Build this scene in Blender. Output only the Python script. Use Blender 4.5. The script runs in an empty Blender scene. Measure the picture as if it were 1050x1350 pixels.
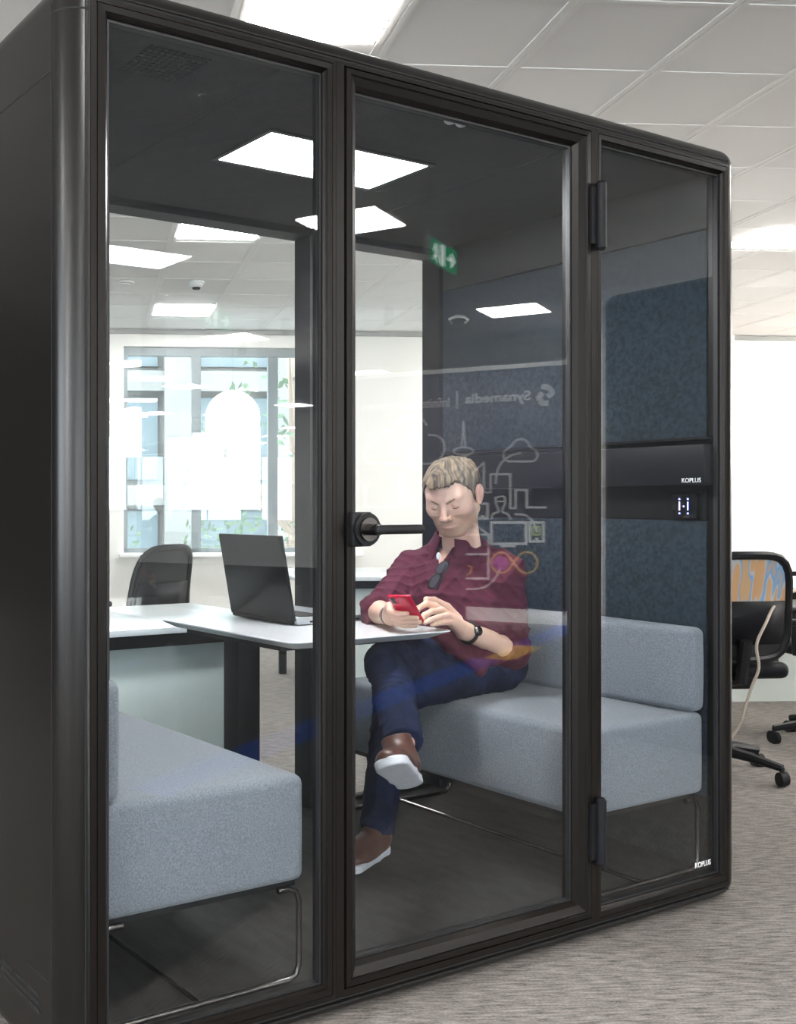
import bpy, bmesh, math, random
import numpy as np
from mathutils import Vector, Matrix, Euler
random.seed(4); rng = np.random.RandomState(7)
sc = bpy.context.scene
COL = sc.collection
PI = math.pi

# ------------------------------------------------------------------ calibration (world axes = the pod's own axes)
F = 1416.0; CX = 215.0; HY = 668.0; EYE = 1.175
CU, CV = -1.5225, -1.927
TH = math.atan2(820, 1416)
PH = math.radians(26.32)            # the office's ceiling grid is turned against the pod
def W(px, py, Y):                   # point seen at a pixel of the photograph, Y metres deep
    X = (px - CX) / F * Y
    return Vector((CU + X*math.cos(TH) + Y*math.sin(TH), CV - X*math.sin(TH) + Y*math.cos(TH), EYE + (HY - py)/F*Y))
def ray(px):
    r = (px - CX)/F
    return (r*math.cos(TH) + math.sin(TH), -r*math.sin(TH) + math.cos(TH))
def at(px, py, z=None, u=None, v=None):
    a, b = ray(px)
    if z is not None: t = (z - EYE)*F/(HY - py)
    elif u is not None: t = (u - CU)/a
    else: t = (v - CV)/b
    return Vector((CU + t*a, CV + t*b, EYE + (HY - py)/F*t))
def pod2room(u, v):
    a, b = u - CU, v - CV
    return (a*math.cos(PH) - b*math.sin(PH), a*math.sin(PH) + b*math.cos(PH))
def room2pod(a, b, z=0.0):
    return Vector((CU + a*math.cos(PH) + b*math.sin(PH), CV - a*math.sin(PH) + b*math.cos(PH), z))
ROOM = Matrix.Translation((CU, CV, 0)) @ Matrix.Rotation(-PH, 4, 'Z')

# ------------------------------------------------------------------ materials
def newmat(name):
    m = bpy.data.materials.new(name); m.use_nodes = True
    return m, m.node_tree.nodes, m.node_tree.links, m.node_tree.nodes['Principled BSDF']
def mat(name, col, rough=0.5, metal=0.0, var=0.0, scale=40.0, bump=0.0, bscale=None, stretch=None, spec=None, coat=0.0, sheen=0.0, detail=4, emis=None, estr=0.0):
    m, N, L, P = newmat(name)
    P.inputs['Base Color'].default_value = (*col, 1)
    P.inputs['Roughness'].default_value = rough
    P.inputs['Metallic'].default_value = metal
    if spec is not None: P.inputs['Specular IOR Level'].default_value = spec
    if coat: P.inputs['Coat Weight'].default_value = coat; P.inputs['Coat Roughness'].default_value = 0.12
    if sheen: P.inputs['Sheen Weight'].default_value = sheen
    if emis: P.inputs['Emission Color'].default_value = (*emis, 1); P.inputs['Emission Strength'].default_value = estr
    if var or bump:
        tc = N.new('ShaderNodeTexCoord'); mp = N.new('ShaderNodeMapping')
        if stretch: mp.inputs['Scale'].default_value = stretch
        L.new(tc.outputs['Object'], mp.inputs['Vector'])
        nz = N.new('ShaderNodeTexNoise'); nz.inputs['Scale'].default_value = scale; nz.inputs['Detail'].default_value = detail
        L.new(mp.outputs[0], nz.inputs['Vector'])
        if var:
            cr = N.new('ShaderNodeValToRGB')
            cr.color_ramp.elements[0].position = 0.33; cr.color_ramp.elements[1].position = 0.67
            cr.color_ramp.elements[0].color = (*[c*(1-var) for c in col], 1)
            cr.color_ramp.elements[1].color = (*[min(1, c*(1+var)) for c in col], 1)
            L.new(nz.outputs['Fac'], cr.inputs[0]); L.new(cr.outputs[0], P.inputs['Base Color'])
        if bump:
            nb = nz
            if bscale:
                nb = N.new('ShaderNodeTexNoise'); nb.inputs['Scale'].default_value = bscale; L.new(mp.outputs[0], nb.inputs['Vector'])
            bp = N.new('ShaderNodeBump'); bp.inputs['Strength'].default_value = bump; bp.inputs['Distance'].default_value = 0.004
            L.new(nb.outputs['Fac'], bp.inputs['Height']); L.new(bp.outputs[0], P.inputs['Normal'])
    return m
def glassmat(name, tint=(0.97, 0.985, 0.99), f0=0.036, k=1.0):
    # thin pane: clear transmission plus mirror reflection that grows with angle
    m = bpy.data.materials.new(name); m.use_nodes = True
    N, L = m.node_tree.nodes, m.node_tree.links; N.clear()
    out = N.new('ShaderNodeOutputMaterial'); mix = N.new('ShaderNodeMixShader')
    tr = N.new('ShaderNodeBsdfTransparent'); tr.inputs[0].default_value = (*tint, 1)
    gl = N.new('ShaderNodeBsdfGlossy'); gl.inputs['Roughness'].default_value = 0.0; gl.inputs['Color'].default_value = (1, 1, 1, 1)
    ge = N.new('ShaderNodeNewGeometry'); dt = N.new('ShaderNodeVectorMath'); dt.operation = 'DOT_PRODUCT'
    L.new(ge.outputs['Normal'], dt.inputs[0]); L.new(ge.outputs['Incoming'], dt.inputs[1])
    ab = N.new('ShaderNodeMath'); ab.operation = 'ABSOLUTE'; L.new(dt.outputs['Value'], ab.inputs[0])
    om = N.new('ShaderNodeMath'); om.operation = 'SUBTRACT'; om.inputs[0].default_value = 1; L.new(ab.outputs[0], om.inputs[1])
    pw = N.new('ShaderNodeMath'); pw.operation = 'POWER'; pw.inputs[1].default_value = 5; L.new(om.outputs[0], pw.inputs[0])
    ml = N.new('ShaderNodeMath'); ml.operation = 'MULTIPLY_ADD'; ml.inputs[1].default_value = 1 - f0; ml.inputs[2].default_value = f0
    L.new(pw.outputs[0], ml.inputs[0])
    L.new(ml.outputs[0], mix.inputs[0]); L.new(tr.outputs[0], mix.inputs[1]); L.new(gl.outputs[0], mix.inputs[2]); L.new(mix.outputs[0], out.inputs[0])
    return m
def emit(name, col, s):
    m, N, L, P = newmat(name)
    P.inputs['Base Color'].default_value = (0.9, 0.9, 0.9, 1)
    P.inputs['Emission Color'].default_value = (*col, 1); P.inputs['Emission Strength'].default_value = s
    return m
LIGHT = 20.0
MT = {}
MT['pod'] = mat('dark bronze metal', (0.010, 0.0080, 0.0068), 0.36, 0.25, spec=0.25, bump=0.04, scale=300)
MT['podside'] = mat('dark bronze sheet', (0.007, 0.0058, 0.0052), 0.30, 0.15, spec=0.45, bump=0.05, scale=220)
MT['seam'] = mat('black gap', (0.006, 0.006, 0.006), 0.8)
MT['gasket'] = mat('black rubber gasket', (0.012, 0.012, 0.013), 0.5)
MT['black'] = mat('black plastic', (0.009, 0.009, 0.010), 0.45, spec=0.25)
MT['blackm'] = mat('black powder coat', (0.009, 0.009, 0.011), 0.5, spec=0.2)
MT['chrome'] = mat('dark chrome', (0.12, 0.11, 0.105), 0.25, 1.0)
MT['silver'] = mat('brushed silver', (0.62, 0.62, 0.63), 0.3, 1.0)
MT['glass'] = glassmat('pod glass')
MT['wglass'] = glassmat('window glass', (0.96, 0.98, 0.98), 0.04)
MT['ceilfelt'] = mat('charcoal ceiling felt', (0.030, 0.029, 0.031), 0.95, var=0.25, scale=30, bump=0.3, bscale=300)
MT['greyfelt'] = mat('dark grey wall felt', (0.026, 0.026, 0.028), 0.95, var=0.2, scale=25, bump=0.3, bscale=300)
MT['bluefelt'] = mat('blue grey felt', (0.014, 0.023, 0.032), 0.95, var=0.4, scale=70, bump=0.4, bscale=260, detail=8)
MT['podcarpet'] = mat('pod dark carpet', (0.019, 0.018, 0.017), 0.95, var=0.35, scale=9, bump=0.6, bscale=500, stretch=(3, 1, 1))
MT['sofa'] = mat('heather grey fabric', (0.172, 0.188, 0.216), 0.92, var=0.24, scale=260, bump=0.35, bscale=520, sheen=0.2)
MT['tabletop'] = mat('white laminate', (0.86, 0.88, 0.89), 0.22, coat=0.4)
MT['wall'] = mat('warm white paint', (0.83, 0.80, 0.75), 0.7, var=0.02, scale=3, bump=0.03, bscale=200)
MT['whitewall'] = mat('white paint', (0.88, 0.87, 0.85), 0.6)
MT['frosted'] = mat('pale green white panel', (0.72, 0.78, 0.74), 0.25, coat=0.3)
MT['navy'] = mat('navy wall vinyl', (0.012, 0.014, 0.03), 0.6)
MT['ink'] = mat('white wall print', (0.85, 0.85, 0.85), 0.6)
MT['inkgold'] = mat('gold wall print', (0.75, 0.48, 0.15), 0.6)
MT['inkpurple'] = mat('purple wall print', (0.35, 0.12, 0.5), 0.6)
MT['inkgreen'] = mat('green wall print', (0.45, 0.6, 0.2), 0.6)
MT['blue'] = mat('blue carpet', (0.015, 0.07, 0.40), 0.95, bump=0.5, bscale=400)
MT['yellow'] = mat('yellow carpet', (0.80, 0.52, 0.06), 0.95, bump=0.5, bscale=400)
MT['lamp'] = emit('led diffuser', (1.0, 0.975, 0.94), LIGHT)
MT['podlamp'] = emit('pod led diffuser', (0.97, 0.98, 1.0), 27.0)
MT['lampframe'] = mat('white steel rim', (0.8, 0.8, 0.79), 0.5)
MT['opal'] = emit('opal shade', (1.0, 0.98, 0.93), 14.0)
MT['plaster'] = mat('white plastic', (0.78, 0.78, 0.77), 0.5)
MT['mullion'] = mat('grey window frame', (0.22, 0.25, 0.26), 0.5, 0.2)
MT['white'] = mat('white marking', (0.9, 0.9, 0.9), 0.5)
MT['green'] = mat('exit green', (0.01, 0.22, 0.10), 0.5, emis=(0.02, 0.5, 0.22), estr=0.8)
MT['screenled'] = emit('blue led', (0.10, 0.16, 1.0), 1.6)
MT['whiteled'] = emit('white led', (0.55, 0.45, 1.0), 1.3)
MT['meshback'] = mat('grey black chair mesh', (0.018, 0.017, 0.017), 0.8, var=0.3, scale=260)
MT['lapt'] = mat('glossy laptop lid', (0.005, 0.006, 0.009), 0.22, spec=0.15)
MT['laptbase'] = mat('silver grey laptop deck', (0.38, 0.40, 0.43), 0.35, 0.5)
MT['screen'] = mat('dark screen', (0.01, 0.01, 0.012), 0.1)
MT['cable'] = mat('beige cable', (0.42, 0.36, 0.30), 0.6)
MT['facade'] = mat('pale stone facade', (0.11, 0.105, 0.095), 0.8, var=0.1, scale=2)
MT['facglass'] = mat('facade glazing', (0.055, 0.075, 0.080), 0.4)
MT['leaf'] = mat('leaves', (0.05, 0.08, 0.04), 0.8, var=0.5, scale=8)
MT['bark'] = mat('bark', (0.16, 0.12, 0.09), 0.9)
MT['asphalt'] = mat('street paving', (0.35, 0.35, 0.34), 0.9)

# carpet of the office
def carpet():
    m, N, L, P = newmat('office carpet')
    tc = N.new('ShaderNodeTexCoord')
    def noise(scale, st, rot, det=6):
        mp = N.new('ShaderNodeMapping'); mp.inputs['Scale'].default_value = st; mp.inputs['Rotation'].default_value = (0, 0, rot)
        L.new(tc.outputs['Object'], mp.inputs[0])
        n = N.new('ShaderNodeTexNoise'); n.inputs['Scale'].default_value = scale; n.inputs['Detail'].default_value = det
        L.new(mp.outputs[0], n.inputs['Vector']); return n
    a = noise(16, (1, 7, 1), math.radians(62)); b = noise(120, (1, 3, 1), math.radians(62), 3); c = noise(0.7, (1, 1, 1), 0, 3)
    ad = N.new('ShaderNodeMath'); ad.operation = 'MULTIPLY_ADD'; ad.inputs[1].default_value = 0.6
    L.new(a.outputs['Fac'], ad.inputs[0])
    m2 = N.new('ShaderNodeMath'); m2.operation = 'MULTIPLY'; m2.inputs[1].default_value = 0.4; L.new(b.outputs['Fac'], m2.inputs[0]); L.new(m2.outputs[0], ad.inputs[2])
    cr = N.new('ShaderNodeValToRGB'); e = cr.color_ramp.elements
    e[0].position = 0.36; e[0].color = (0.075, 0.066, 0.060, 1); e[1].position = 0.66; e[1].color = (0.36, 0.325, 0.30, 1)
    L.new(ad.outputs[0], cr.inputs[0]); L.new(cr.outputs[0], P.inputs['Base Color'])
    P.inputs['Roughness'].default_value = 0.95
    bp = N.new('ShaderNodeBump'); bp.inputs['Strength'].default_value = 0.6; bp.inputs['Distance'].default_value = 0.004
    L.new(ad.outputs[0], bp.inputs['Height']); L.new(bp.outputs[0], P.inputs['Normal'])
    return m
MT['carpet'] = carpet()
TA, TB, TS = 0.54, 3.75, 0.6
def ceilmat():
    m, N, L, P = newmat('ceiling tiles')
    tc = N.new('ShaderNodeTexCoord'); sp = N.new('ShaderNodeSeparateXYZ'); L.new(tc.outputs['Object'], sp.inputs[0])
    nz = N.new('ShaderNodeTexNoise'); nz.inputs['Scale'].default_value = 120; nz.inputs['Detail'].default_value = 3; L.new(tc.outputs['Object'], nz.inputs['Vector'])
    def cell(axis, off):
        a = N.new('ShaderNodeMath'); a.operation = 'SUBTRACT'; a.inputs[1].default_value = off; L.new(sp.outputs[axis], a.inputs[0])
        b = N.new('ShaderNodeMath'); b.operation = 'DIVIDE'; b.inputs[1].default_value = TS; L.new(a.outputs[0], b.inputs[0])
        f = N.new('ShaderNodeMath'); f.operation = 'FLOOR'; L.new(b.outputs[0], f.inputs[0]); return f
    cb = N.new('ShaderNodeCombineXYZ'); L.new(cell(0, TA).outputs[0], cb.inputs[0]); L.new(cell(1, TB).outputs[0], cb.inputs[1])
    wn = N.new('ShaderNodeTexWhiteNoise'); L.new(cb.outputs[0], wn.inputs['Vector'])
    cr = N.new('ShaderNodeValToRGB'); e = cr.color_ramp.elements
    e[0].color = (0.78, 0.77, 0.755, 1); e[1].color = (0.88, 0.87, 0.855, 1); L.new(wn.outputs['Value'], cr.inputs[0])
    L.new(cr.outputs[0], P.inputs['Base Color']); P.inputs['Roughness'].default_value = 0.9
    bp = N.new('ShaderNodeBump'); bp.inputs['Strength'].default_value = 0.15; bp.inputs['Distance'].default_value = 0.003
    L.new(nz.outputs['Fac'], bp.inputs['Height']); L.new(bp.outputs[0], P.inputs['Normal'])
    return m
MT['ceil'] = ceilmat()
MT['rail'] = mat('white ceiling rail', (0.84, 0.83, 0.81), 0.7)

# ------------------------------------------------------------------ mesh tools
class MB:
    def __init__(s): s.v = []; s.f = []; s.mi = []; s.sm = []
    def add(s, vs, fs, mi=0, sm=False):
        o = len(s.v); s.v += [tuple(p) for p in vs]
        for f in fs: s.f.append(tuple(i+o for i in f)); s.mi.append(mi); s.sm.append(sm)
        return s
    def box(s, x0, x1, y0, y1, z0, z1, mi=0):
        vs = [(x, y, z) for z in (z0, z1) for y in (y0, y1) for x in (x0, x1)]
        return s.add(vs, [(0,2,3,1),(4,5,7,6),(0,1,5,4),(2,6,7,3),(0,4,6,2),(1,3,7,5)], mi)
    def rbox(s, x0, x1, y0, y1, z0, z1, r=0.005, seg=2, mi=0, M=None, sm=True, sub=0, puff=0.0):
        bm = bmesh.new(); bmesh.ops.create_cube(bm, size=1)
        for v in bm.verts: v.co = Vector(((x0+x1)/2 + v.co.x*(x1-x0), (y0+y1)/2 + v.co.y*(y1-y0), (z0+z1)/2 + v.co.z*(z1-z0)))
        bmesh.ops.bevel(bm, geom=bm.edges[:], offset=r, segments=seg, profile=0.5, affect='EDGES')
        if sub: bmesh.ops.subdivide_edges(bm, edges=[e for e in bm.edges if e.calc_length() > 0.05], cuts=sub, use_grid_fill=True)
        if puff:
            c = Vector(((x0+x1)/2, (y0+y1)/2, (z0+z1)/2)); h = Vector(((x1-x0)/2, (y1-y0)/2, (z1-z0)/2))
            for v in bm.verts:
                d = v.co - c; q = [d[i]/h[i] for i in range(3)]
                for i in range(3):
                    j, k = (i+1) % 3, (i+2) % 3
                    v.co[i] += math.copysign(1, q[i])*abs(q[i])**4*puff*max(0, (1-q[j]**2))*max(0, (1-q[k]**2))
        bm.verts.index_update()
        vs = [(M @ v.co if M else v.co.copy()) for v in bm.verts]; fs = [tuple(v.index for v in f.verts) for f in bm.faces]
        bm.free(); return s.add(vs, fs, mi, sm)
    def tube(s, pts, r, n=10, mi=0, cap=True, closed=False):
        pts = [Vector(p) for p in pts]; rr = r if isinstance(r, (list, tuple)) else [r]*len(pts)
        rings = []; up = None; K = len(pts)
        for i, p in enumerate(pts):
            if closed: t = pts[(i+1) % K] - pts[i-1]
            else: t = pts[min(i+1, K-1)] - pts[max(i-1, 0)]
            t.normalize()
            if up is None: up = Vector((0, 0, 1)) if abs(t.z) < 0.9 else Vector((1, 0, 0))
            a = t.cross(up)
            if a.length < 1e-4: a = t.orthogonal()
            a.normalize(); up = a.cross(t); b = up.normalized()
            rings.append([p + (a*math.cos(2*PI*k/n) + b*math.sin(2*PI*k/n))*rr[i] for k in range(n)])
        vs = [q for rg in rings for q in rg]; fs = []
        for i in range(K if closed else K-1):
            i2 = (i+1) % K
            for k in range(n): fs.append((i*n+k, i*n+(k+1) % n, i2*n+(k+1) % n, i2*n+k))
        if cap and not closed: fs += [tuple(range(n))[::-1], tuple((K-1)*n+k for k in range(n))]
        return s.add(vs, fs, mi, True)
    def cyl(s, c, r, z0, z1, n=24, axis='z', r2=None, mi=0):
        c = Vector(c); r2 = r if r2 is None else r2; vs = []
        for zz, q in ((z0, r), (z1, r2)):
            for k in range(n):
                a, b = q*math.cos(2*PI*k/n), q*math.sin(2*PI*k/n)
                d = {'z': (a, b, zz), 'y': (b, zz, a), 'x': (zz, a, b)}[axis]
                vs.append(c + Vector(d))
        fs = [(k, (k+1) % n, n+(k+1) % n, n+k) for k in range(n)]
        s.add(vs, fs, mi, True)
        return s.add(vs, [tuple(range(n))[::-1], tuple(range(n, 2*n))], mi, False)
    def lathe(s, c, prof, n=24, mi=0):
        c = Vector(c); vs = [c + Vector((r*math.cos(2*PI*k/n), r*math.sin(2*PI*k/n), z)) for r, z in prof for k in range(n)]
        fs = [(i*n+k, i*n+(k+1) % n, (i+1)*n+(k+1) % n, (i+1)*n+k) for i in range(len(prof)-1) for k in range(n)]
        return s.add(vs, fs, mi, True)
    def prism(s, poly, d, M=None, mi=0):      # poly in xy extruded from z=0 to z=d
        n = len(poly); vs = [Vector((x, y, 0)) for x, y in poly] + [Vector((x, y, d)) for x, y in poly]
        if M: vs = [M @ v for v in vs]
        return s.add(vs, [tuple(range(n))[::-1], tuple(range(n, 2*n))] + [(i, (i+1) % n, n+(i+1) % n, n+i) for i in range(n)], mi)
    def frame(s, outer, inner, prof, plane='y', mi=0):   # mitred, stepped picture frame: loops lerp(outer, inner, t) at depth d
        def loop(t, d):
            r = [o + (i-o)*t for o, i in zip(outer, inner)]
            return [(r[0], d, r[2]), (r[1], d, r[2]), (r[1], d, r[3]), (r[0], d, r[3])]
        vs = []; fs = []
        for t, d in prof: vs += loop(t, d)
        n = len(prof)
        for i in range(n):
            i2 = (i+1) % n
            for k in range(4): fs.append((i*4+k, i*4+(k+1) % 4, i2*4+(k+1) % 4, i2*4+k))
        return s.add(vs, fs, mi)
    def build(s, name, m, parent=None, M=None, shade=None):
        me = bpy.data.meshes.new(name); me.from_pydata(s.v, [], s.f); me.update()
        ms = m if isinstance(m, (list, tuple)) else [m]
        for q in ms: me.materials.append(MT[q] if isinstance(q, str) else q)
        me.polygons.foreach_set('material_index', s.mi)
        me.polygons.foreach_set('use_smooth', [bool(x) if shade is None else shade for x in s.sm])
        bm = bmesh.new(); bm.from_mesh(me); bmesh.ops.recalc_face_normals(bm, faces=bm.faces[:]); bm.to_mesh(me); bm.free()
        o = bpy.data.objects.new(name, me); COL.objects.link(o)
        if any(s.sm) or shade:
            me.set_sharp_from_angle(angle=math.radians(42))
        if parent: o.parent = parent
        if M is not None: o.matrix_world = M
        return o
def tag(o, label=None, cat=None, group=None, kind=None):
    if label: o['label'] = label
    if cat: o['category'] = cat
    if group: o['group'] = group
    if kind: o['kind'] = kind
    return o
def thing(name, label, cat, loc=(0,0,0), rz=0, group=None):
    o = bpy.data.objects.new(name, None); COL.objects.link(o); o.location = loc; o.rotation_euler = (0, 0, rz)
    o.empty_display_size = 0.1
    return tag(o, label, cat, group)
def copy_tree(o, parent=None):
    c = o.copy(); COL.objects.link(c)
    if parent: c.parent = parent
    for ch in list(o.children): copy_tree(ch, c)
    return c
def struct(name, mb, m, M=None):
    o = mb.build(name, m, None, M); o['kind'] = 'structure'; return o
def text(name, body, h, m, M, parent=None, ext=0.0005, width=None, bold=0.0, mirror=False):
    cu = bpy.data.curves.new(name, 'FONT'); cu.body = body; cu.size = 1; cu.extrude = 0.0; cu.offset = bold
    o = bpy.data.objects.new('tmp_text', cu); COL.objects.link(o)
    dg = bpy.context.evaluated_depsgraph_get(); me = bpy.data.meshes.new_from_object(o.evaluated_get(dg))
    bpy.data.objects.remove(o)
    xs = [v.co.x for v in me.vertices]; ys = [v.co.y for v in me.vertices]
    x0, x1, y0, y1 = min(xs), max(xs), min(ys), max(ys); sy = h/(y1-y0); sx = (width/(x1-x0)) if width else sy
    bm = bmesh.new(); bm.from_mesh(me)
    for v in bm.verts: v.co = Vector(((v.co.x-x0)*sx, (v.co.y-y0)*sy, 0))
    r = bmesh.ops.extrude_face_region(bm, geom=bm.faces[:])
    for g in r['geom']:
        if isinstance(g, bmesh.types.BMVert): g.co.z += ext
    bmesh.ops.recalc_face_normals(bm, faces=bm.faces[:]); bm.to_mesh(me); bm.free()
    me.materials.clear(); me.materials.append(MT[m]); me.name = name
    o = bpy.data.objects.new(name, me); COL.objects.link(o)
    if parent: o.parent = parent
    o.matrix_local = M; return o

# ================================================================== THE ROOM (room coordinates a,b,z)
CE = 2.995
A0, A1, B0, B1 = -6.0, 17.0, -12.0, 11.0
f = MB().box(A0-0.2, A1+0.2, B0-0.2, B1+0.2, -0.1, 0.0); struct('floor', f, 'carpet', ROOM)
cm = MB().box(A0-0.2, A1+0.2, B0-0.2, B1+0.2, CE, CE+0.1); struct('ceiling', cm, 'ceil', ROOM)
r = MB()
k = math.floor((A0-TA)/TS)
while TA + k*TS < A1:
    a = TA + k*TS; k += 1
    r.box(a-0.028, a-0.004, B0, B1, CE-0.004, CE); r.box(a+0.004, a+0.028, B0, B1, CE-0.004, CE); r.box(a-0.004, a+0.004, B0, B1, CE-0.001, CE)
k = math.floor((B0-TB)/TS)
while TB + k*TS < B1:
    b = TB + k*TS; k += 1
    r.box(A0, A1, b-0.011, b+0.011, CE-0.003, CE)
struct('trim_1', r, 'rail', ROOM)
# back wall with a wide window
WA0, WA1, WZ0, WZ1 = 0.32, 2.72, 0.70, 2.82
w = MB().box(A0, WA0, B1, B1+0.25, 0, CE).box(WA1, A1, B1, B1+0.25, 0, CE).box(WA0, WA1, B1, B1+0.25, 0, WZ0).box(WA0, WA1, B1, B1+0.25, WZ1, CE)
w.box(6.65, 6.78, B1-0.06, B1, 0, CE)
struct('wall_back', w, 'wall', ROOM)
struct('trim_2', MB().box(A0, A1, B1-0.05, B1, CE-0.05, CE-0.012), mat('grey shadow gap', (0.35, 0.35, 0.33), 0.8), ROOM)
struct('baseboard_back', MB().box(A0, A1, B1-0.015, B1, 0, 0.1), 'whitewall', ROOM)
struct('trim_3', MB().rbox(WA0-0.05, WA1+0.05, B1-0.16, B1+0.02, WZ0-0.035, WZ0, 0.006), 'whitewall', ROOM)
wf = MB()
for a, b in ((WA0, WA0+0.04), (1.02, 1.12), (1.82, 1.92), (WA1-0.04, WA1)): wf.box(a, b, B1+0.06, B1+0.13, WZ0, WZ1)
wf.box(WA0, WA1, B1+0.055, B1+0.135, WZ1-0.09, WZ1).box(WA0, WA1, B1+0.06, B1+0.13, WZ0, WZ0+0.05)
window = struct('window_1', wf, 'mullion', ROOM)
p = MB().box(WA0, WA1, B1+0.09, B1+0.1, WZ0, WZ1).build('pane', 'wglass', window)
# other walls
wl = [(-11.0, -7.4), (-6.6, -3.0), (-2.2, 1.4)]
w = MB(); prev = B0
for b0, b1 in wl:
    w.box(A0-0.2, A0, prev, b0, 0, CE); w.box(A0-0.2, A0, b0, b1, 0, 0.7); w.box(A0-0.2, A0, b0, b1, 2.82, CE); prev = b1
w.box(A0-0.2, A0, prev, B1, 0, CE); struct('wall_left', w, mat('charcoal for unseen wall', (0.07, 0.07, 0.075), 0.8), ROOM)  # out of view; made dark so the pod's flank mirrors less brightness
def portal(a, b, z, wdt, hgt, rz):
    l = bpy.data.lights.new('daylight_portal', 'AREA'); l.shape = 'RECTANGLE'; l.size = wdt; l.size_y = hgt; l.cycles.is_portal = True
    o = bpy.data.objects.new('daylight_portal', l); COL.objects.link(o)
    o.matrix_world = ROOM @ Matrix.Translation((a, b, z)) @ Matrix.Rotation(rz, 4, 'Z') @ Matrix.Rotation(PI/2, 4, 'X')
for i, (b0, b1) in enumerate(wl):
    q = MB()
    for a, b in ((b0, b0+0.04), (b1-0.04, b1), (b0+1.15, b0+1.2), (b0+2.4, b0+2.45)): q.box(A0-0.1, A0-0.05, a, b, 0.7, 2.82)
    q.box(A0-0.1, A0-0.05, b0, b1, 0.7, 0.75).box(A0-0.1, A0-0.05, b0, b1, 2.77, 2.82)
    wo = struct('window_%d' % (i+5), q, 'mullion', ROOM)
    portal(A0-0.15, (b0+b1)/2, 1.76, 3.6, 2.12, -PI/2)
portal(1.52, B1+0.2, 1.76, 2.4, 2.12, PI)
wfr = [(-2.6, 0.8), (1.4, 4.8), (5.4, 8.8)]
w = MB(); prev = A0
for a0, a1 in wfr:
    w.box(prev, a0, B0-0.2, B0, 0, CE); w.box(a0, a1, B0-0.2, B0, 0, 0.7); w.box(a0, a1, B0-0.2, B0, 2.82, CE); prev = a1
w.box(prev, A1, B0-0.2, B0, 0, CE); struct('wall_front', w, 'whitewall', ROOM)
for i, (a0, a1) in enumerate(wfr):
    q = MB()
    for a, b in ((a0, a0+0.04), (a1-0.04, a1), (a0+1.1, a0+1.15), (a0+2.25, a0+2.3)): q.box(a, b, B0-0.1, B0-0.05, 0.7, 2.82)
    q.box(a0, a1, B0-0.1, B0-0.05, 0.7, 0.75).box(a0, a1, B0-0.1, B0-0.05, 2.77, 2.82)
    struct('window_%d' % (i+8), q, 'mullion', ROOM)
wr = [(-11.6, -9.9), (-8.35, -6.62), (-4.6, -3.0)]
w = MB(); prev = B0
for b0, b1 in wr:
    w.box(A1, A1+0.2, prev, b0, 0, CE); w.box(A1, A1+0.2, b0, b1, 0, 1.06); w.box(A1, A1+0.2, b0, b1, 2.75, CE); prev = b1
w.box(A1, A1+0.2, prev, B1, 0, CE); struct('wall_right', w, 'whitewall', ROOM)
for i, (b0, b1) in enumerate(wr):
    q = MB()
    for a, b in ((b0, b0+0.04), (b1-0.04, b1), ((b0+b1)/2-0.02, (b0+b1)/2+0.02)): q.box(A1+0.05, A1+0.1, a, b, 1.06, 2.75)
    q.box(A1+0.05, A1+0.1, b0, b1, 1.06, 1.11).box(A1+0.05, A1+0.1, b0, b1, 2.70, 2.75)
    wo = struct('window_%d' % (i+2), q, 'mullion', ROOM)
    MB().box(A1+0.07, A1+0.08, b0, b1, 1.06, 2.75).build('pane', 'wglass', wo)

for b0, b1 in wr: portal(A1+0.15, (b0+b1)/2, 1.9, b1-b0, 1.7, PI/2)
for a0, a1 in wfr: portal((a0+a1)/2, B0-0.15, 1.76, a1-a0, 2.12, 0)
# ceiling lights
def ceiling_light(a, b, label, first=[None]):
    if first[0] is None:
        t = thing('ceiling_light', label, 'ceiling light')
        MB().frame((-0.285, 0.285, -0.285, 0.285), (-0.262, 0.262, -0.262, 0.262), [(0, 0), (0, -0.012), (1, -0.012), (1, 0)]).build('frame', 'lampframe', t)
        t.children[0].data.transform(Matrix.Rotation(-PI/2, 4, 'X'))
        MB().box(-0.262, 0.262, -0.262, 0.262, -0.009, -0.002).build('diffuser', 'lamp', t)
        for c in t.children: pass
        first[0] = t
    else: t = copy_tree(first[0])
    t.location = room2pod(a, b, CE); t.rotation_euler = (0, 0, -PH); t['label'] = label
    t['group'] = 'square ceiling lights'
    return t
AG = [-2.95, 0.835, 4.65, 8.35, 12.0, 15.6]; BG = [9.9, 6.98, 3.88, 0.70, -2.26, -5.2, -8.2]
LBL = {(0.835, 3.88): 'big square ceiling light panel directly above the top edge of the pod',
       (0.835, 6.98): 'square ceiling light seen through the left pane nearest the top of the rear opening',
       (0.835, 9.9): 'small far square ceiling light seen through the left pane above the window',
       (4.65, 6.98): 'square ceiling light to the right of the pod above the white wall',
       (4.65, 0.70): 'square ceiling light mirrored in the glass beside the green exit sign',
       (8.35, 0.70): 'square ceiling light mirrored in the glass door in front of the dark felt wall',
       (12.0, 0.70): 'thin distant ceiling light mirrored across the mullion right of the door',
       (8.35, -2.26): 'square ceiling light mirrored in the left pane just above the window head',
       (12.0, -2.26): 'thin distant ceiling light mirrored in the door glass left of the blue felt',
       (12.0, -5.2): 'thin distant ceiling light mirrored across the window in the left pane',
       (15.6, -5.2): 'thin far ceiling light mirrored near the right edge of the left pane'}
for a in AG:
    for b in BG:
        if a < 0 and b > 3: continue
        ceiling_light(a, b, LBL.get((a, b), 'square white ceiling light panel in the office ceiling away from the pod'))
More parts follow.
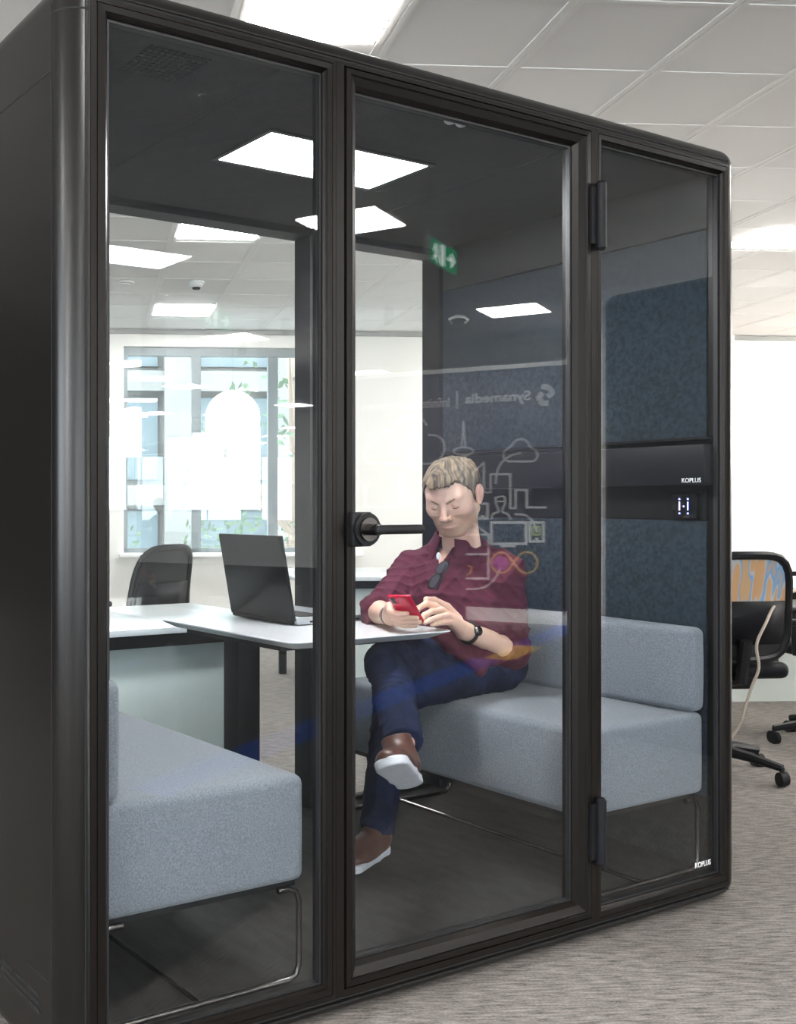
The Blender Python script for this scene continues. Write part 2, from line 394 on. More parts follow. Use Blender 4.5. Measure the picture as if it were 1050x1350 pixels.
# ceiling fittings
def fitting(px_, py_, kind):
    p = at(px_, py_, z=CE)
    if kind == 'smoke':
        t = thing('smoke_detector', 'round white smoke detector on the ceiling seen through the left pane', 'smoke detector', p)
        MB().cyl((0, 0, 0), 0.065, -0.02, 0, 28).lathe((0, 0, 0), [(0.055, -0.02), (0.055, -0.035), (0.04, -0.05), (0.0, -0.05)], 28).build('body', 'plaster', t)
        MB().lathe((0, 0, 0), [(0.035, -0.05), (0.03, -0.065), (0.0, -0.068)], 20).build('sensor', 'black', t)
    else:
        t = thing('ceiling_speaker', 'flat round white ceiling disc left of the smoke detector', 'speaker', p)
        MB().lathe((0, 0, 0), [(0.075, 0), (0.075, -0.01), (0.06, -0.014), (0.0, -0.014)], 28).build('bezel', 'plaster', t)
        MB().cyl((0, 0, 0), 0.04, -0.02, -0.014, 24).build('cone', 'lampframe', t)
fitting(259, 371, 'smoke'); fitting(165, 372, 'speaker')

# ---- exterior seen through the window
g = MB().box(-10, 24, 11.4, 40, -6.2, -6.0); struct('trim_4', g, 'asphalt', ROOM)
t = thing('building', 'pale stone office building with bluish windows across the street', 'building', room2pod(1.5, 19, -6), -PH)
b = MB().box(-7, 7, 0, 3, 0, 14)
for x in range(-6, 7, 2): b.box(x*1.0-0.25, x*1.0+0.25, -0.35, 0, 0, 14)
for z in (1.6, 4.4, 7.2, 9.2, 12.4): b.box(-7, 7, -0.3, 0, z, z+0.35)
b.build('wall', 'facade', t)
for x in range(-6, 6, 2):
    for z0, z1 in ((4.85, 7.1), (7.65, 9.1), (9.65, 12.2)):
        q = MB().box(x+0.35, x+1.65, -0.08, 0.02, z0, z1).build('window', 'facglass', t)
def tree(a, b, label, h=8.5, s=1.0, seed=1):
    rg = random.Random(seed); t = thing('tree', label, 'tree', room2pod(a, b, -6), -PH)
    tr = MB().tube([(0, 0, 0), (0.05, 0, 2.5), (-0.05, 0.05, 5), (0.1, 0, h)], [0.16, 0.13, 0.1, 0.04], 10)
    for i in range(14):
        an = rg.uniform(0, 6.28); z = rg.uniform(3.5, h); l = rg.uniform(0.8, 1.6)
        tr.tube([(0, 0, z-0.8), (math.cos(an)*l*0.5, math.sin(an)*l*0.5, z-0.1), (math.cos(an)*l, math.sin(an)*l, z+0.5)], [0.05, 0.035, 0.012], 6)
    tr.build('trunk', 'bark', t)
    lf = MB()
    for i in range(900):
        an = rg.uniform(0, 6.28); rr = math.sqrt(rg.random())*1.5*s; z = h-2.2 + rg.uniform(-2.4, 2.4)*math.sqrt(max(0.02, 1-(rr/1.6)**2)); q = rg.uniform(0.05, 0.10)
        c = Vector((math.cos(an)*rr, math.sin(an)*rr, z)); d = Vector((rg.uniform(-1, 1), rg.uniform(-1, 1), rg.uniform(-1, 1))).normalized(); e = d.orthogonal().normalized()
        lf.add([c-d*q, c+e*q*0.5, c+d*q, c-e*q*0.5], [(0, 1, 2, 3)])
    o = lf.build('foliage', 'leaf', t); 
tree(2.75, 14.6, 'leafy green tree outside behind the right part of the window', 9.2, 1.0, 3)
tree(-0.6, 15.0, 'leafy green tree outside low behind the left part of the window', 7.6, 0.9, 9)

# ================================================================== behind the camera: seen mirrored in the glass
def mirror_on(px_, py_, A):        # where the mirrored line of sight meets the wall plane a = A
    U, V = ray(px_); V = -V
    o = pod2room(CU, -CV); d = pod2room(CU+U, -CV+V); d = (d[0]-o[0], d[1]-o[1])
    t = (A - o[0])/d[0]; return (o[1] + t*d[1], EYE + (HY - py_)/F*t)
GA = 9.3
pw = thing('graphic_partition', 'dark navy partition wall printed with white line drawings and a company name', 'partition wall', room2pod(GA, 0, 0), -PH)
def G(x, y):
    b, z = mirror_on(x, y, GA); return Vector((-0.003, b, z))
bL, _ = mirror_on(458, 600, GA); bR, _ = mirror_on(790, 600, GA)
MB().box(0, 0.12, bL, bR, 0.0, 2.575).build('panel', 'navy', pw)
bS, _ = mirror_on(620, 800, GA)
MB().box(-0.015, 0.12, bS, bR, 0.0, 0.14).build('skirting', 'whitewall', pw)
MB().box(-0.01, 0.13, bL, bR, 2.575, 2.62).build('cap_rail', 'lampframe', pw)
def ribbon(mb, pts, w=0.016, closed=False):
    w = w*1.35
    P = [G(*p) if not isinstance(p, Vector) else p for p in pts]
    if closed: P = P + [P[0]]
    for i in range(len(P)-1):
        a, b = P[i], P[i+1]; d = b-a
        if d.length < 1e-5: continue
        d.normalize(); n = Vector((0, -d.z, d.y))*w/2; e = d*w*0.35
        x = Vector((0.003, 0, 0))
        mb.add([a-e-n, b+e-n, b+e+n, a-e+n, a-e-n+x, b+e-n+x, b+e+n+x, a-e+n+x], [(0,1,2,3),(4,7,6,5),(0,4,5,1),(3,2,6,7),(0,3,7,4),(1,5,6,2)])
def arc(cx, cy, rx, ry, a0, a1, n=14): return [(cx + rx*math.cos(math.radians(a0+(a1-a0)*i/n)), cy - ry*math.sin(math.radians(a0+(a1-a0)*i/n))) for i in range(n+1)]
def smooth(pts, n=5):
    out = []; P = [pts[0]] + pts + [pts[-1]]
    for i in range(1, len(P)-2):
        for k in range(n):
            t = k/n; q = []
            for c in (0, 1):
                p0, p1, p2, p3 = P[i-1][c], P[i][c], P[i+1][c], P[i+2][c]
                q.append(0.5*((2*p1) + (-p0+p2)*t + (2*p0-5*p1+4*p2-p3)*t*t + (-p0+3*p1-3*p2+p3)*t**3))
            out.append(tuple(q))
    return out + [pts[-1]]
m = MB(); ribbon(m, smooth([(722, 509), (729, 511), (733, 517), (729, 521)]), 0.040); ribbon(m, smooth([(719, 519), (717, 524), (720, 530), (726, 531)]), 0.040); m.build('logo_mark', 'ink', pw)
m = MB(); ribbon(m, [(607.5, 515), (607.5, 538)], 0.01); m.build('divider', 'ink', pw)
m = MB(); ribbon(m, [(616, 555), (613.6, 590)], 0.012); ribbon(m, [(616, 555), (618.6, 590)], 0.012); ribbon(m, arc(616, 594.5, 13, 5, 0, 360, 24), 0.014)
ribbon(m, [(613.5, 600), (613.5, 640)]); ribbon(m, [(619, 600), (619, 648)]); m.build('tower_drawing', 'ink', pw)
m = MB(); ribbon(m, [(629, 650), (629, 622), (643, 610), (643, 649), (652, 649), (652, 625), (678, 625), (678, 670), (685, 670), (685, 646), (700, 646), (700, 669), (725, 669)])
ribbon(m, [(485, 668), (530, 668), (530, 626), (539, 626), (539, 665)]); ribbon(m, [(486, 640), (486, 668)]); ribbon(m, [(481, 636), (486, 650), (492, 636)]); m.build('skyline_drawing', 'ink', pw)
m = MB(); ribbon(m, arc(677, 599.5, 8, 8.5, 270, 110) + arc(692, 590, 11.5, 11.5, 160, 15) + arc(706, 599.5, 8, 8.5, 80, -90) + [(677, 608)]); m.build('small_cloud_drawing', 'ink', pw)
m = MB(); ribbon(m, smooth([(692, 597), (680, 600), (668, 608), (661, 621), (658.5, 637)])); ribbon(m, smooth([(685, 678), (697, 679), (705, 684), (710, 692), (713, 701)]))
ribbon(m, smooth([(665, 745), (661, 758), (651, 770), (638, 776), (620, 777)])); ribbon(m, [(541, 587), (541, 620)]); m.build('cable_drawing', 'ink', pw)
m = MB(); ribbon(m, [(635, 664), (648, 664), (648, 684), (635, 684)], 0.018, True); ribbon(m, [(640, 681), (643, 681)], 0.02); ribbon(m, [(704, 689), (722, 689), (722, 714), (704, 714)], 0.018, True); ribbon(m, [(712, 711), (714, 711)], 0.02); m.build('phone_drawing', 'ink', pw)
m = MB(); ribbon(m, smooth([(653, 684), (655, 678), (662, 675), (662, 671), (659, 663), (659, 657)])); ribbon(m, smooth([(678, 684), (675, 678), (668, 675), (668, 671), (671, 664), (671, 657)])); ribbon(m, [(658, 656), (668, 654), (671, 656), (671, 661), (659, 661)], 0.014, True); m.build('person_drawing', 'ink', pw)
m = MB(); ribbon(m, [(653, 689), (699, 689), (699, 717), (653, 717)], 0.02, True); ribbon(m, [(666, 720), (684, 720)], 0.018); m.build('monitor_drawing', 'ink', pw)
m = MB(); ribbon(m, [(708, 695), (717, 695), (717, 705), (708, 705)], 0.016, True); m.build('badge_drawing', 'inkgreen', pw)
m = MB(); ribbon(m, arc(666, 742, 13, 13.5, 45, 315, 20) + arc(700, 742, 14, 14, 135, -135, 20), 0.014, True); ribbon(m, [(622, 746), (627, 748), (625, 756), (621, 758)], 0.012); m.build('infinity_drawing', 'inkgold', pw)
m = MB()
for rr in (1.5, 3.5, 5.5, 7.5): ribbon(m, arc(665, 743, rr, rr, 0, 360, 16), 0.022)
m.build('dot_drawing', 'inkpurple', pw)
m = MB(); ribbon(m, [(629, 690), (649, 705), (649, 764)]); ribbon(m, [(620, 705), (648, 705)]); ribbon(m, [(620, 731), (648, 731)]); ribbon(m, [(620, 763), (648, 763)]); m.build('house_drawing', 'ink', pw)
m = MB(); ribbon(m, smooth([(572, 611), (497, 611), (488, 607), (484, 598), (488, 590), (496, 586), (500, 577), (510, 570), (520, 568), (526, 560), (535, 551), (548, 548), (560, 551), (567, 560)])); ribbon(m, smooth([(570, 573), (580, 574), (588, 580), (591, 590), (588, 600), (582, 606), (572, 611)])); m.build('large_cloud_drawing', 'ink', pw)
def walltext(name, body, xs, xe, ybase, ytop, bold):
    b0, z0 = mirror_on(xs, ybase, GA); b1, z1 = mirror_on(xe, ybase+3, GA); _, zt = mirror_on(xs, ytop, GA)
    M = Matrix(((0, 0, -1, -0.001), (-1, 0, 0, b0), (0, 1, 0, z0), (0, 0, 0, 1)))
    return text(name, body, (zt-z0), 'ink', M, pw, 0.003, width=abs(b1-b0), bold=bold)
walltext('company_name', 'Synamedia', 705, 618, 531, 514, 0.022)
walltext('slogan_lettering', 'Infinite Entertainment', 597, 480, 536, 523, 0.004)

# three invented ceiling spots, added to brighten the printed wall
sp0 = None
for i, b_ in enumerate((-1.25, -0.2, 1.55)):
    if sp0 is None:
        sp0 = thing('added_spotlight', '', 'spotlight')
        MB().cyl((0, 0, 0), 0.04, -0.03, 0, 20).build('base', 'black', sp0)
        MB().cyl((0, 0, 0), 0.045, -0.16, -0.04, 20).tube([(0, 0, -0.05), (0, 0, -0.01)], 0.01, 8).build('barrel', 'black', sp0)
        t_ = sp0
    else: t_ = copy_tree(sp0)
    t_.location = room2pod(7.55, b_, CE); t_['group'] = 'added ceiling spots brightening the printed wall'; t_['label'] = 'small black spotlight added to brighten the navy printed partition'
    l = bpy.data.lights.new('added_spot_lamp', 'SPOT'); l.energy = 420; l.spot_size = math.radians(85); l.spot_blend = 0.6; l.shadow_soft_size = 0.03; l.color = (1, 0.95, 0.88)
    o = bpy.data.objects.new('added_spot_lamp', l); COL.objects.link(o); p0 = room2pod(7.55, b_, CE-0.18); o.location = p0
    o.rotation_euler = (room2pod(GA, min(b_, 0.8), 1.45) - p0).to_track_quat('-Z', 'Y').to_euler()
# pale pier beside the partition
b0, _ = mirror_on(792, 600, GA); struct('wall_pier', MB().box(GA, GA+0.4, b0, b0+1.6, 0, CE), 'whitewall', ROOM)
struct('trim_5', MB().box(0.2, A1, B0, 2.0, 0.0, 0.003), mat('added charcoal carpet zone', (0.045, 0.043, 0.042), 0.95, var=0.3, scale=60, bump=0.5, bscale=400), ROOM)  # dark floor zone added to weaken the carpet's veil in the glass
# carpet stripes in front of the partition
st = MB().box(1.2, 9.28, 0.90, 1.10, 0.0, 0.004)
st.v = [(x, y, z) for x, y, z in st.v]
cs = thing('carpet_stripe', 'bright blue carpet stripe inlaid in the floor in front of the pod', 'carpet stripe', room2pod(0, 0, 0), -PH)
MB().box(1.9, 6.55, 0.90, 1.12, 0.0, 0.004).box(7.5, GA-0.02, 0.90, 1.12, 0.0, 0.004).build('blue_band', 'blue', cs)
MB().box(6.55, 7.5, 0.96, 1.18, 0.0, 0.005).build('yellow_band', 'yellow', cs)
MT['signwhite'] = mat('backlit white', (0.8, 0.8, 0.8), 0.5, emis=(0.9, 1, 0.95), estr=1.6)
# exit sign hung from the ceiling
es = thing('exit_sign', 'green hanging exit sign with a running figure and an arrow, mirrored in the glass', 'exit sign', room2pod(4.23, 1.44, 2.515), -PH)
es.scale = (1.08, 1, 1.0)
MB().rbox(-0.215, 0.215, -0.012, 0.012, 0.0, 0.16, 0.004).build('board', 'lampframe', es)
for s in (-1, 1): MB().tube([(s*0.18, 0, 0.16), (s*0.18, 0, CE-2.5)], 0.004, 6).build('hanger', 'silver', es)
for yy, n in ((-0.0125, 1), (0.0125, -1)):
    MB().box(-0.205, 0.205, min(yy, yy-0.001*n), max(yy, yy-0.001*n), 0.01, 0.15).build('face', 'green', es)
    a = MB(); y0, y1 = (yy-0.003, yy-0.001) if n > 0 else (yy+0.001, yy+0.003)
    a.box(-0.055, 0.0, y0, y1, 0.02, 0.14)
    My = Matrix(((1, 0, 0, 0), (0, 0, 1, y0), (0, 1, 0, 0), (0, 0, 0, 1)))
    a.prism([(0.05, 0.07), (0.12, 0.07), (0.10, 0.04), (0.125, 0.04), (0.17, 0.08), (0.125, 0.12), (0.10, 0.12), (0.12, 0.09), (0.05, 0.09)], 0.002, My)
    a.prism([(-0.15, 0.11), (-0.13, 0.13), (-0.11, 0.11), (-0.10, 0.075), (-0.085, 0.03), (-0.10, 0.025), (-0.12, 0.06), (-0.15, 0.03), (-0.17, 0.04), (-0.135, 0.08), (-0.165, 0.09)], 0.002, My)
    a.build('pictogram', MT['signwhite'], es)
# second pod (phone booth), mirrored in the right pane
def booth():
    t = thing('phone_booth', 'dark phone booth with rounded corners mirrored in the right hand pane', 'booth', (3.14, -1.65, 0))
    bm = bmesh.new(); bmesh.ops.create_cube(bm, size=1)
    for v in bm.verts: v.co = Vector((0.55 + v.co.x*1.1, 0.65 + v.co.y*1.3, 1.125 + v.co.z*2.25))
    bmesh.ops.bevel(bm, geom=bm.edges[:], offset=0.07, segments=6, profile=0.5, affect='EDGES')
    me = bpy.data.meshes.new('shell'); bm.to_mesh(me); bm.free(); me.materials.append(MT['podside'])
    o = bpy.data.objects.new('shell', me); COL.objects.link(o); o.parent = t
    for p_ in me.polygons: p_.use_smooth = True
    me.set_sharp_from_angle(angle=0.6)
    pr = [(0, 0.0), (0, -0.02), (1, -0.02), (1, 0)]
    fr = MB().frame((0.12, 0.98, 0.08, 2.18), (0.17, 0.93, 0.13, 2.13), pr)
    fr.v = [(x, y, z) for x, y, z in fr.v]; fr.build('door_frame', 'pod', t)
    MB().box(0.17, 0.93, -0.006, -0.002, 0.13, 2.13).build('door_glass', 'screen', t)
    MB().tube([(0.22, -0.02, 1.0), (0.22, -0.06, 1.0), (0.22, -0.06, 1.3), (0.22, -0.02, 1.3)], 0.01, 8).build('handle', 'chrome', t)
booth()
# opal pendant
pc = room2pod(9.0, -3.2, 0)
b_, z_ = mirror_on(310, 590, 9.0)
pc = room2pod(9.0, b_, 0)
def pendant(loc, label, R_=0.31, copy_of=[None]):
    if copy_of[0] is not None:
        c = copy_tree(copy_of[0]); c.location = loc; c['label'] = label; c['group'] = 'opal dome pendants in the office'; return c
    pd = thing('pendant_lamp', label, 'pendant lamp', loc); copy_of[0] = pd; pd['group'] = 'opal dome pendants in the office'
    d = MB()
    d.lathe((0, 0, 0), [(0.0, 0.0), (R_, 0.0), (R_, 0.35)] + [(R_*math.cos(i*PI/16), 0.35 + R_*math.sin(i*PI/16)) for i in range(1, 9)], 32)
    d.build('shade', 'opal', pd)
    MB().tube([(0, 0, 0.35+R_), (0, 0, CE-z_)], 0.006, 8).build('cord', 'black', pd)
pendant((pc.x, pc.y, z_), 'large glowing white dome pendant mirrored in the left pane')
for a, b in ((-3.4, -1.5), (9.2, 8.4), (9.2, 5.2), (13.0, 8.4), (13.0, 5.2)):  # extra pendants out of view, added to light the ceiling
    q = room2pod(a, b, z_); pendant(tuple(q), 'unseen glowing dome pendant added to brighten the office ceiling')


# ================================================================== THE POD
pod = thing('meeting_pod', 'dark bronze glass fronted meeting pod with rounded corners filling the view', 'meeting pod', (0, 0, 0))
U0, U1, V0, V1, Z1 = -0.632, 1.602, 0.0, 1.27, 2.252
bm = bmesh.new(); bmesh.ops.create_cube(bm, size=1)
for v in bm.verts: v.co = Vector(((U0+U1)/2 + v.co.x*(U1-U0), (V0+V1)/2 + v.co.y*(V1-V0), Z1/2 + v.co.z*Z1))
RB = 0.058
bmesh.ops.bevel(bm, geom=bm.edges[:], offset=RB, segments=8, profile=0.5, affect='EDGES')
bm.faces.ensure_lookup_table()
kill = [f_ for f_ in bm.faces if abs(f_.normal.y) > 0.999 and f_.calc_area() > 1]
bmesh.ops.delete(bm, geom=kill, context='FACES')
me = bpy.data.meshes.new('shell'); bm.to_mesh(me); bm.free(); me.materials.append(MT['podside'])
o = bpy.data.objects.new('shell', me); COL.objects.link(o); o.parent = pod
for p_ in me.polygons: p_.use_smooth = True
me.set_sharp_from_angle(angle=0.6)
sol = o.modifiers.new('thick', 'SOLIDIFY'); sol.thickness = 0.012; sol.offset = -1
# seams on the left flank and on the corner post
s = MB()
s.box(U0-0.0006, U0+0.002, RB+0.002, 1.20, 2.054, 2.058).box(U0-0.0006, U0+0.002, RB+0.002, 0.20, 0.208, 0.211)
s.box(U0-0.0006, U0+0.002, RB-0.001, RB+0.002, 0.07, 2.19)
s.build('panel_seam', 'seam', pod)
s = MB()
for v_ in np.arange(0.117, 1.1, 0.072):
    for kz in range(3): s.box(U0-0.0008, U0+0.003, v_, v_+0.056, 0.128 + kz*0.016, 0.136 + kz*0.016)
s.build('vent_slots', 'seam', pod)
# cap line of the corner post
s = MB(); n = 14; pts = []
for i in range(n+1):
    an = PI + i/n*PI/2
    pts.append((U0+RB + (RB+0.0006)*math.cos(an), RB + (RB+0.0006)*math.sin(an)))
vs = [(x, y, z) for z in (2.166, 2.170) for x, y in pts]; s.add(vs, [(i, i+1, n+2+i, n+1+i) for i in range(n)], 0, True)
s.build('post_cap_seam', 'seam', pod)
# linings
MB().box(U0+0.013, -0.585, 0.06, V1-0.06, 0.06, 2.19).build('left_lining', 'greyfelt', pod)
MB().box(1.545, U1-0.013, 0.04, V1-0.04, 0.06, 2.19).build('right_lining', 'greyfelt', pod)
fl = MB().box(U0+0.06, U1-0.06, 0.03, V1-0.03, 0.014, 0.078).build('floor_panel', 'podcarpet', pod)
# ceiling lining: dark felt slab
cl = MB().box(U0+0.06, U1-0.06, 0.05, V1-0.05, 2.182, 2.232).build('ceiling_lining', 'ceilfelt', pod)
for x_ in (0.98, -0.05): MB().box(x_, x_+0.006, 0.05, V1-0.08, 2.1805, 2.183).build('ceiling_seam', 'seam', cl)
# perforated vent in the ceiling
s = MB()
for i in range(10):
    for j in range(10):
        s.cyl((-0.366 + i*0.0163, 0.117 + j*0.0163, 0), 0.0064, 2.1800, 2.1825, 8)
s.build('vent_holes', 'seam', cl)
s = MB().frame((0.155, 0.75, 0.40, 0.69), (0.17, 0.735, 0.415, 0.675), [(0, 0), (0, -0.006), (1, -0.006), (1, 0)])
s.v = [(x, z, y + 2.182) for x, y, z in s.v]; s.build('light_bezel', 'pod', pod)
MB().box(0.17, 0.735, 0.415, 0.675, 2.177, 2.1815).build('led_panel', 'podlamp', pod)
# two small spot lenses near the door head
for du in (-0.018, 0.022):
    q = MB().lathe((0.535+du, 0.107, 2.182), [(0.017, 0), (0.017, -0.008), (0.011, -0.014), (0.0, -0.016)], 20).build('spot_lens', 'silver', pod)
# front frame: three bays
G0, G1 = 0.083, 2.166
fr = MB()
step = lambda v0, s=1: [(0, v0+0.05*s), (0, v0), (0.30, v0), (0.30, v0+0.003*s), (0.36, v0+0.003*s), (0.36, v0), (0.78, v0+0.001*s), (0.86, v0+0.008*s), (1.0, v0+0.014*s), (1.0, v0+0.05*s)]
fr.frame((U0+RB, 0.0495, 0.05, 2.196), (-0.530, 0.022, G0, G1), step(-0.001))
fr.frame((0.9495, U1-RB+0.003, 0.05, 2.196), (0.975, 1.521, G0, G1), step(-0.001))
fr.frame((0.0505, 0.9485, 0.05, 2.196), (0.074, 0.9285, 0.0655, 2.1885), [(0, 0.05), (0, -0.001), (1, -0.001), (1, 0.05)])
fr.build('front_frame', 'pod', pod)
MB().box(0.0475, 0.0530, 0.001, 0.05, 0.05, 2.196).box(0.9470, 0.9530, 0.001, 0.05, 0.05, 2.196).build('frame_gap', 'seam', pod)
# stepped lines along head and sill
for z in (2.1965, 0.0455, 2.204, 0.034): MB().box(U0+RB, U1-RB, -0.0008, 0.03, z, z+0.0035).build('trim_line', 'seam', pod)
MB().box(U0+RB-0.012, U0+RB-0.009, -0.0004, 0.02, 0.06, 2.19).build('post_line', 'seam', pod)
# door
door = bpy.data.objects.new('door', None)
db = MB()
db.frame((0.0795, 0.923, 0.0705, 2.1835), (0.116, 0.868, 0.119, 2.141), [(0, 0.045), (0, -0.004), (0.30, -0.006), (0.34, -0.003), (0.42, -0.006), (0.80, 0.002), (1.0, 0.014), (1.0, 0.045)])
dr = db.build('door', 'pod', pod)
MB().box(0.112, 0.872, 0.020, 0.029, 0.114, 2.146).build('glass_pane', 'glass', dr)
gs = MB().frame((0.1165, 0.8675, 0.1195, 2.1405), (0.122, 0.862, 0.125, 2.135), [(0, 0.030), (0, 0.0165), (1, 0.0165), (1, 0.030)])
gs.build('gasket', 'gasket', dr)
# handle
h = MB().rbox(0.083, 0.140, -0.022, -0.003, 1.083, 1.163, 0.004, 2).cyl((0.121, 0, 1.123), 0.038, -0.030, -0.003, 32, 'y').build('handle_plate', 'black', dr)
h = MB().cyl((0.121, 0, 1.123), 0.027, -0.036, -0.028, 32, 'y').cyl((0.121, 0, 1.123), 0.013, -0.068, -0.034, 24, 'y').build('handle_rose', 'chrome', dr)
h = MB().rbox(0.108, 0.252, -0.080, -0.062, 1.112, 1.134, 0.008, 4).build('handle_lever', 'black', dr)
for z0, z1 in ((1.872, 2.045), (0.215, 0.385)):
    MB().cyl((0.948, -0.016, 0), 0.014, z0, z1, 20).box(0.915, 0.948, -0.012, -0.0045, z0+0.01, z1-0.01).lathe((0.948, -0.016, z1), [(0.014, 0), (0.009, 0.006), (0, 0.007)], 20).lathe((0.948, -0.016, z0), [(0.014, 0), (0.009, -0.006), (0, -0.007)], 20).build('hinge', 'blackm', dr)
# fixed panes front
for x0, x1 in ((-0.534, 0.026), (0.971, 1.525)):
    MB().box(x0, x1, 0.020, 0.029, G0-0.004, G1+0.004).build('glass_pane', 'glass', pod)
    MB().frame((x0+0.0045, x1-0.0045, G0+0.0005, G1-0.0005), (x0+0.010, x1-0.010, G0+0.006, G1-0.006), [(0, 0.030), (0, 0.0165), (1, 0.0165), (1, 0.030)]).build('gasket', 'gasket', pod)
# maker's name at the foot of the right pane (stuck on the outside)
My = Matrix(((1, 0, 0, 1.412), (0, 0, -1, 0.0197), (0, 1, 0, 0.112), (0, 0, 0, 1)))
text('maker_lettering', 'KOPLUS', 0.016, 'white', My, pod, 0.0006, width=0.075, bold=0.02)
# back frame: two big panes
BV = 1.172
bf = MB()
bp_ = [(0, BV+0.098), (0, BV), (0.7, BV), (1, BV+0.006), (1, BV+0.098)]
bf.frame((-0.60, 0.0499, 0.05, 2.196), (-0.545, 0.022, G0, G1), bp_)
bf.frame((0.0501, 0.9240, 0.05, 2.196), (0.075, 0.893, G0-0.005, G1-0.008), bp_)
bf.frame((0.9241, 1.575, 0.05, 2.196), (0.955, 1.528, G0-0.005, G1-0.008), bp_)
bf.build('back_frame', 'blackm', pod)
for x0, x1 in ((-0.548, 0.025), (0.072, 0.896), (0.952, 1.531)):
    MB().box(x0, x1, BV+0.03, BV+0.038, G0-0.01, G1+0.001).build('back_pane', 'glass', pod)
# right wall fittings
def felt(name, z0, z1, v0=0.055, v1=1.15, m='bluefelt'):
    MB().rbox(1.520, 1.548, v0, v1, z0, z1, 0.004, 2).build(name, m, pod)
felt('lower_felt_panel', 0.30, 1.134); felt('upper_felt_panel', 1.385, 2.011); felt('top_felt_panel', 2.015, 2.180, m='greyfelt')
MB().box(1.524, 1.548, 0.055, 1.15, 1.136, 1.383).build('service_band', 'black', pod)
MB().rbox(1.470, 1.526, 0.030, 1.10, 1.240, 1.362, 0.004, 2).build('media_ledge', 'blackm', pod)
MB().box(1.500, 1.526, 0.035, 1.13, 1.378, 1.386).build('shelf_lip', 'blackm', pod)
Mx = Matrix(((0, 0, -1, 1.4695), (-1, 0, 0, 0.101), (0, 1, 0, 1.2475), (0, 0, 0, 1)))
text('ledge_lettering', 'KOPLUS', 0.014, 'white', Mx, pod, 0.0006, width=0.062, bold=0.02)
tp = MB().rbox(1.508, 1.526, 0.080, 0.162, 1.138, 1.215, 0.003, 2).build('touch_panel', 'screen', pod)
for v0, v1, z0, z1, mm in ((0.133, 0.137, 1.164, 1.190, 'whiteled'), (0.105, 0.109, 1.164, 1.190, 'screenled'), (0.119, 0.123, 1.174, 1.178, 'whiteled'),
        (0.1325, 0.1375, 1.196, 1.201, 'screenled'), (0.1045, 0.1095, 1.196, 1.201, 'screenled'), (0.1325, 0.1375, 1.152, 1.157, 'screenled'), (0.1045, 0.1095, 1.152, 1.157, 'screenled')):
    MB().box(1.5072, 1.5082, v0, v1, z0, z1).build('symbol_light', mm, tp)
# left wall felt panels
MB().rbox(-0.588, -0.560, 0.055, 1.12, 0.30, 1.134, 0.004, 2).build('lower_felt_panel', 'bluefelt', pod)
MB().rbox(-0.588, -0.560, 0.055, 1.12, 1.385, 2.011, 0.004, 2).build('upper_felt_panel', 'bluefelt', pod)
# coat hook
hk = at(606, 420, u=1.50)
MB().tube([(1.518, hk.y+0.05, hk.z-0.01), (1.495, hk.y+0.045, hk.z+0.004), (1.488, hk.y, hk.z+0.008), (1.495, hk.y-0.03, hk.z+0.002), (1.500, hk.y-0.045, hk.z-0.012), (1.500, hk.y-0.03, hk.z-0.02)], 0.006, 10).build('coat_hook', 'silver', pod)

# ================================================================== SOFAS
def sofa(side):
    if side > 0: t = thing('sofa', 'grey upholstered bench seat the man sits on at the right end of the pod', 'sofa', (1.24, 0.56, 0.078)); s = 1
    else: t = thing('sofa', 'empty light grey upholstered bench seat at the left end of the pod', 'sofa', (-0.272, 0.56, 0.078)); s = -1
    # local: x>0 towards the wall
    def X(a, b): return (min(a*s, b*s), max(a*s, b*s))
    x0, x1 = X(-0.278, 0.272); y0, y1 = -0.505, 0.545
    z = lambda q: q - 0.078
    MB().rbox(x0, x1, y0, y1, z(0.312), z(0.556), 0.022, 4, sub=3, puff=0.010).build('seat', 'sofa', t)
    x0, x1 = X(0.203, 0.270)
    MB().rbox(x0, x1, y0-0.005, y1, z(0.560), z(0.812), 0.022, 5, sub=2, puff=0.006).build('back_cushion', 'sofa', t)
    # piping on the cushion end
    pts = []
    hx = (x1-x0)/2-0.004; cx = (x0+x1)/2
    for i in range(33):
        an = 2*PI*i/32; c_, s_ = math.cos(an), math.sin(an); q = 1/((abs(c_)**5+abs(s_)**5)**0.2)
        pts.append((cx + hx*c_*q, y0+0.012, z(0.686) + 0.115*s_*q))
    MB().tube(pts[:-1], 0.0025, 6, closed=True).build('piping', 'sofa', t.children[1])
    x0, x1 = X(-0.262, 0.255)
    MB().box(x0, x1, y0+0.02, y1-0.02, z(0.298), z(0.312)).build('seat_board', 'black', t)
    # sled frame: near end and far end loops plus floor bar
    R = 0.0075
    def sled(yy):
        zz = R; zt = z(0.296); xa, xb = -0.268*s, 0.255*s; r_ = 0.03*s
        return [(xa+0.06*s, yy, zt), (xa+r_, yy, zt), (xa+r_*0.3, yy, zt-0.009), (xa, yy, zt-0.03), (xa, yy, zz+0.03), (xa+r_*0.3, yy, zz+0.009), (xa+r_, yy, zz),
                (xb-r_, yy, zz), (xb-r_*0.3, yy, zz+0.009), (xb, yy, zz+0.03), (xb, yy, zt-0.03), (xb-r_*0.3, yy, zt-0.009), (xb-r_, yy, zt), (xb-0.06*s, yy, zt)]
    for yy in (y0+0.012, y1-0.02): MB().tube(sled(yy), R, 10).build('sled_leg', 'chrome', t)
    MB().tube([(0.0, y0+0.012, R), (0.0, y1-0.02, R)], 0.006, 8).build('floor_bar', 'chrome', t)
    return t
sofa(1); sofa(-1)

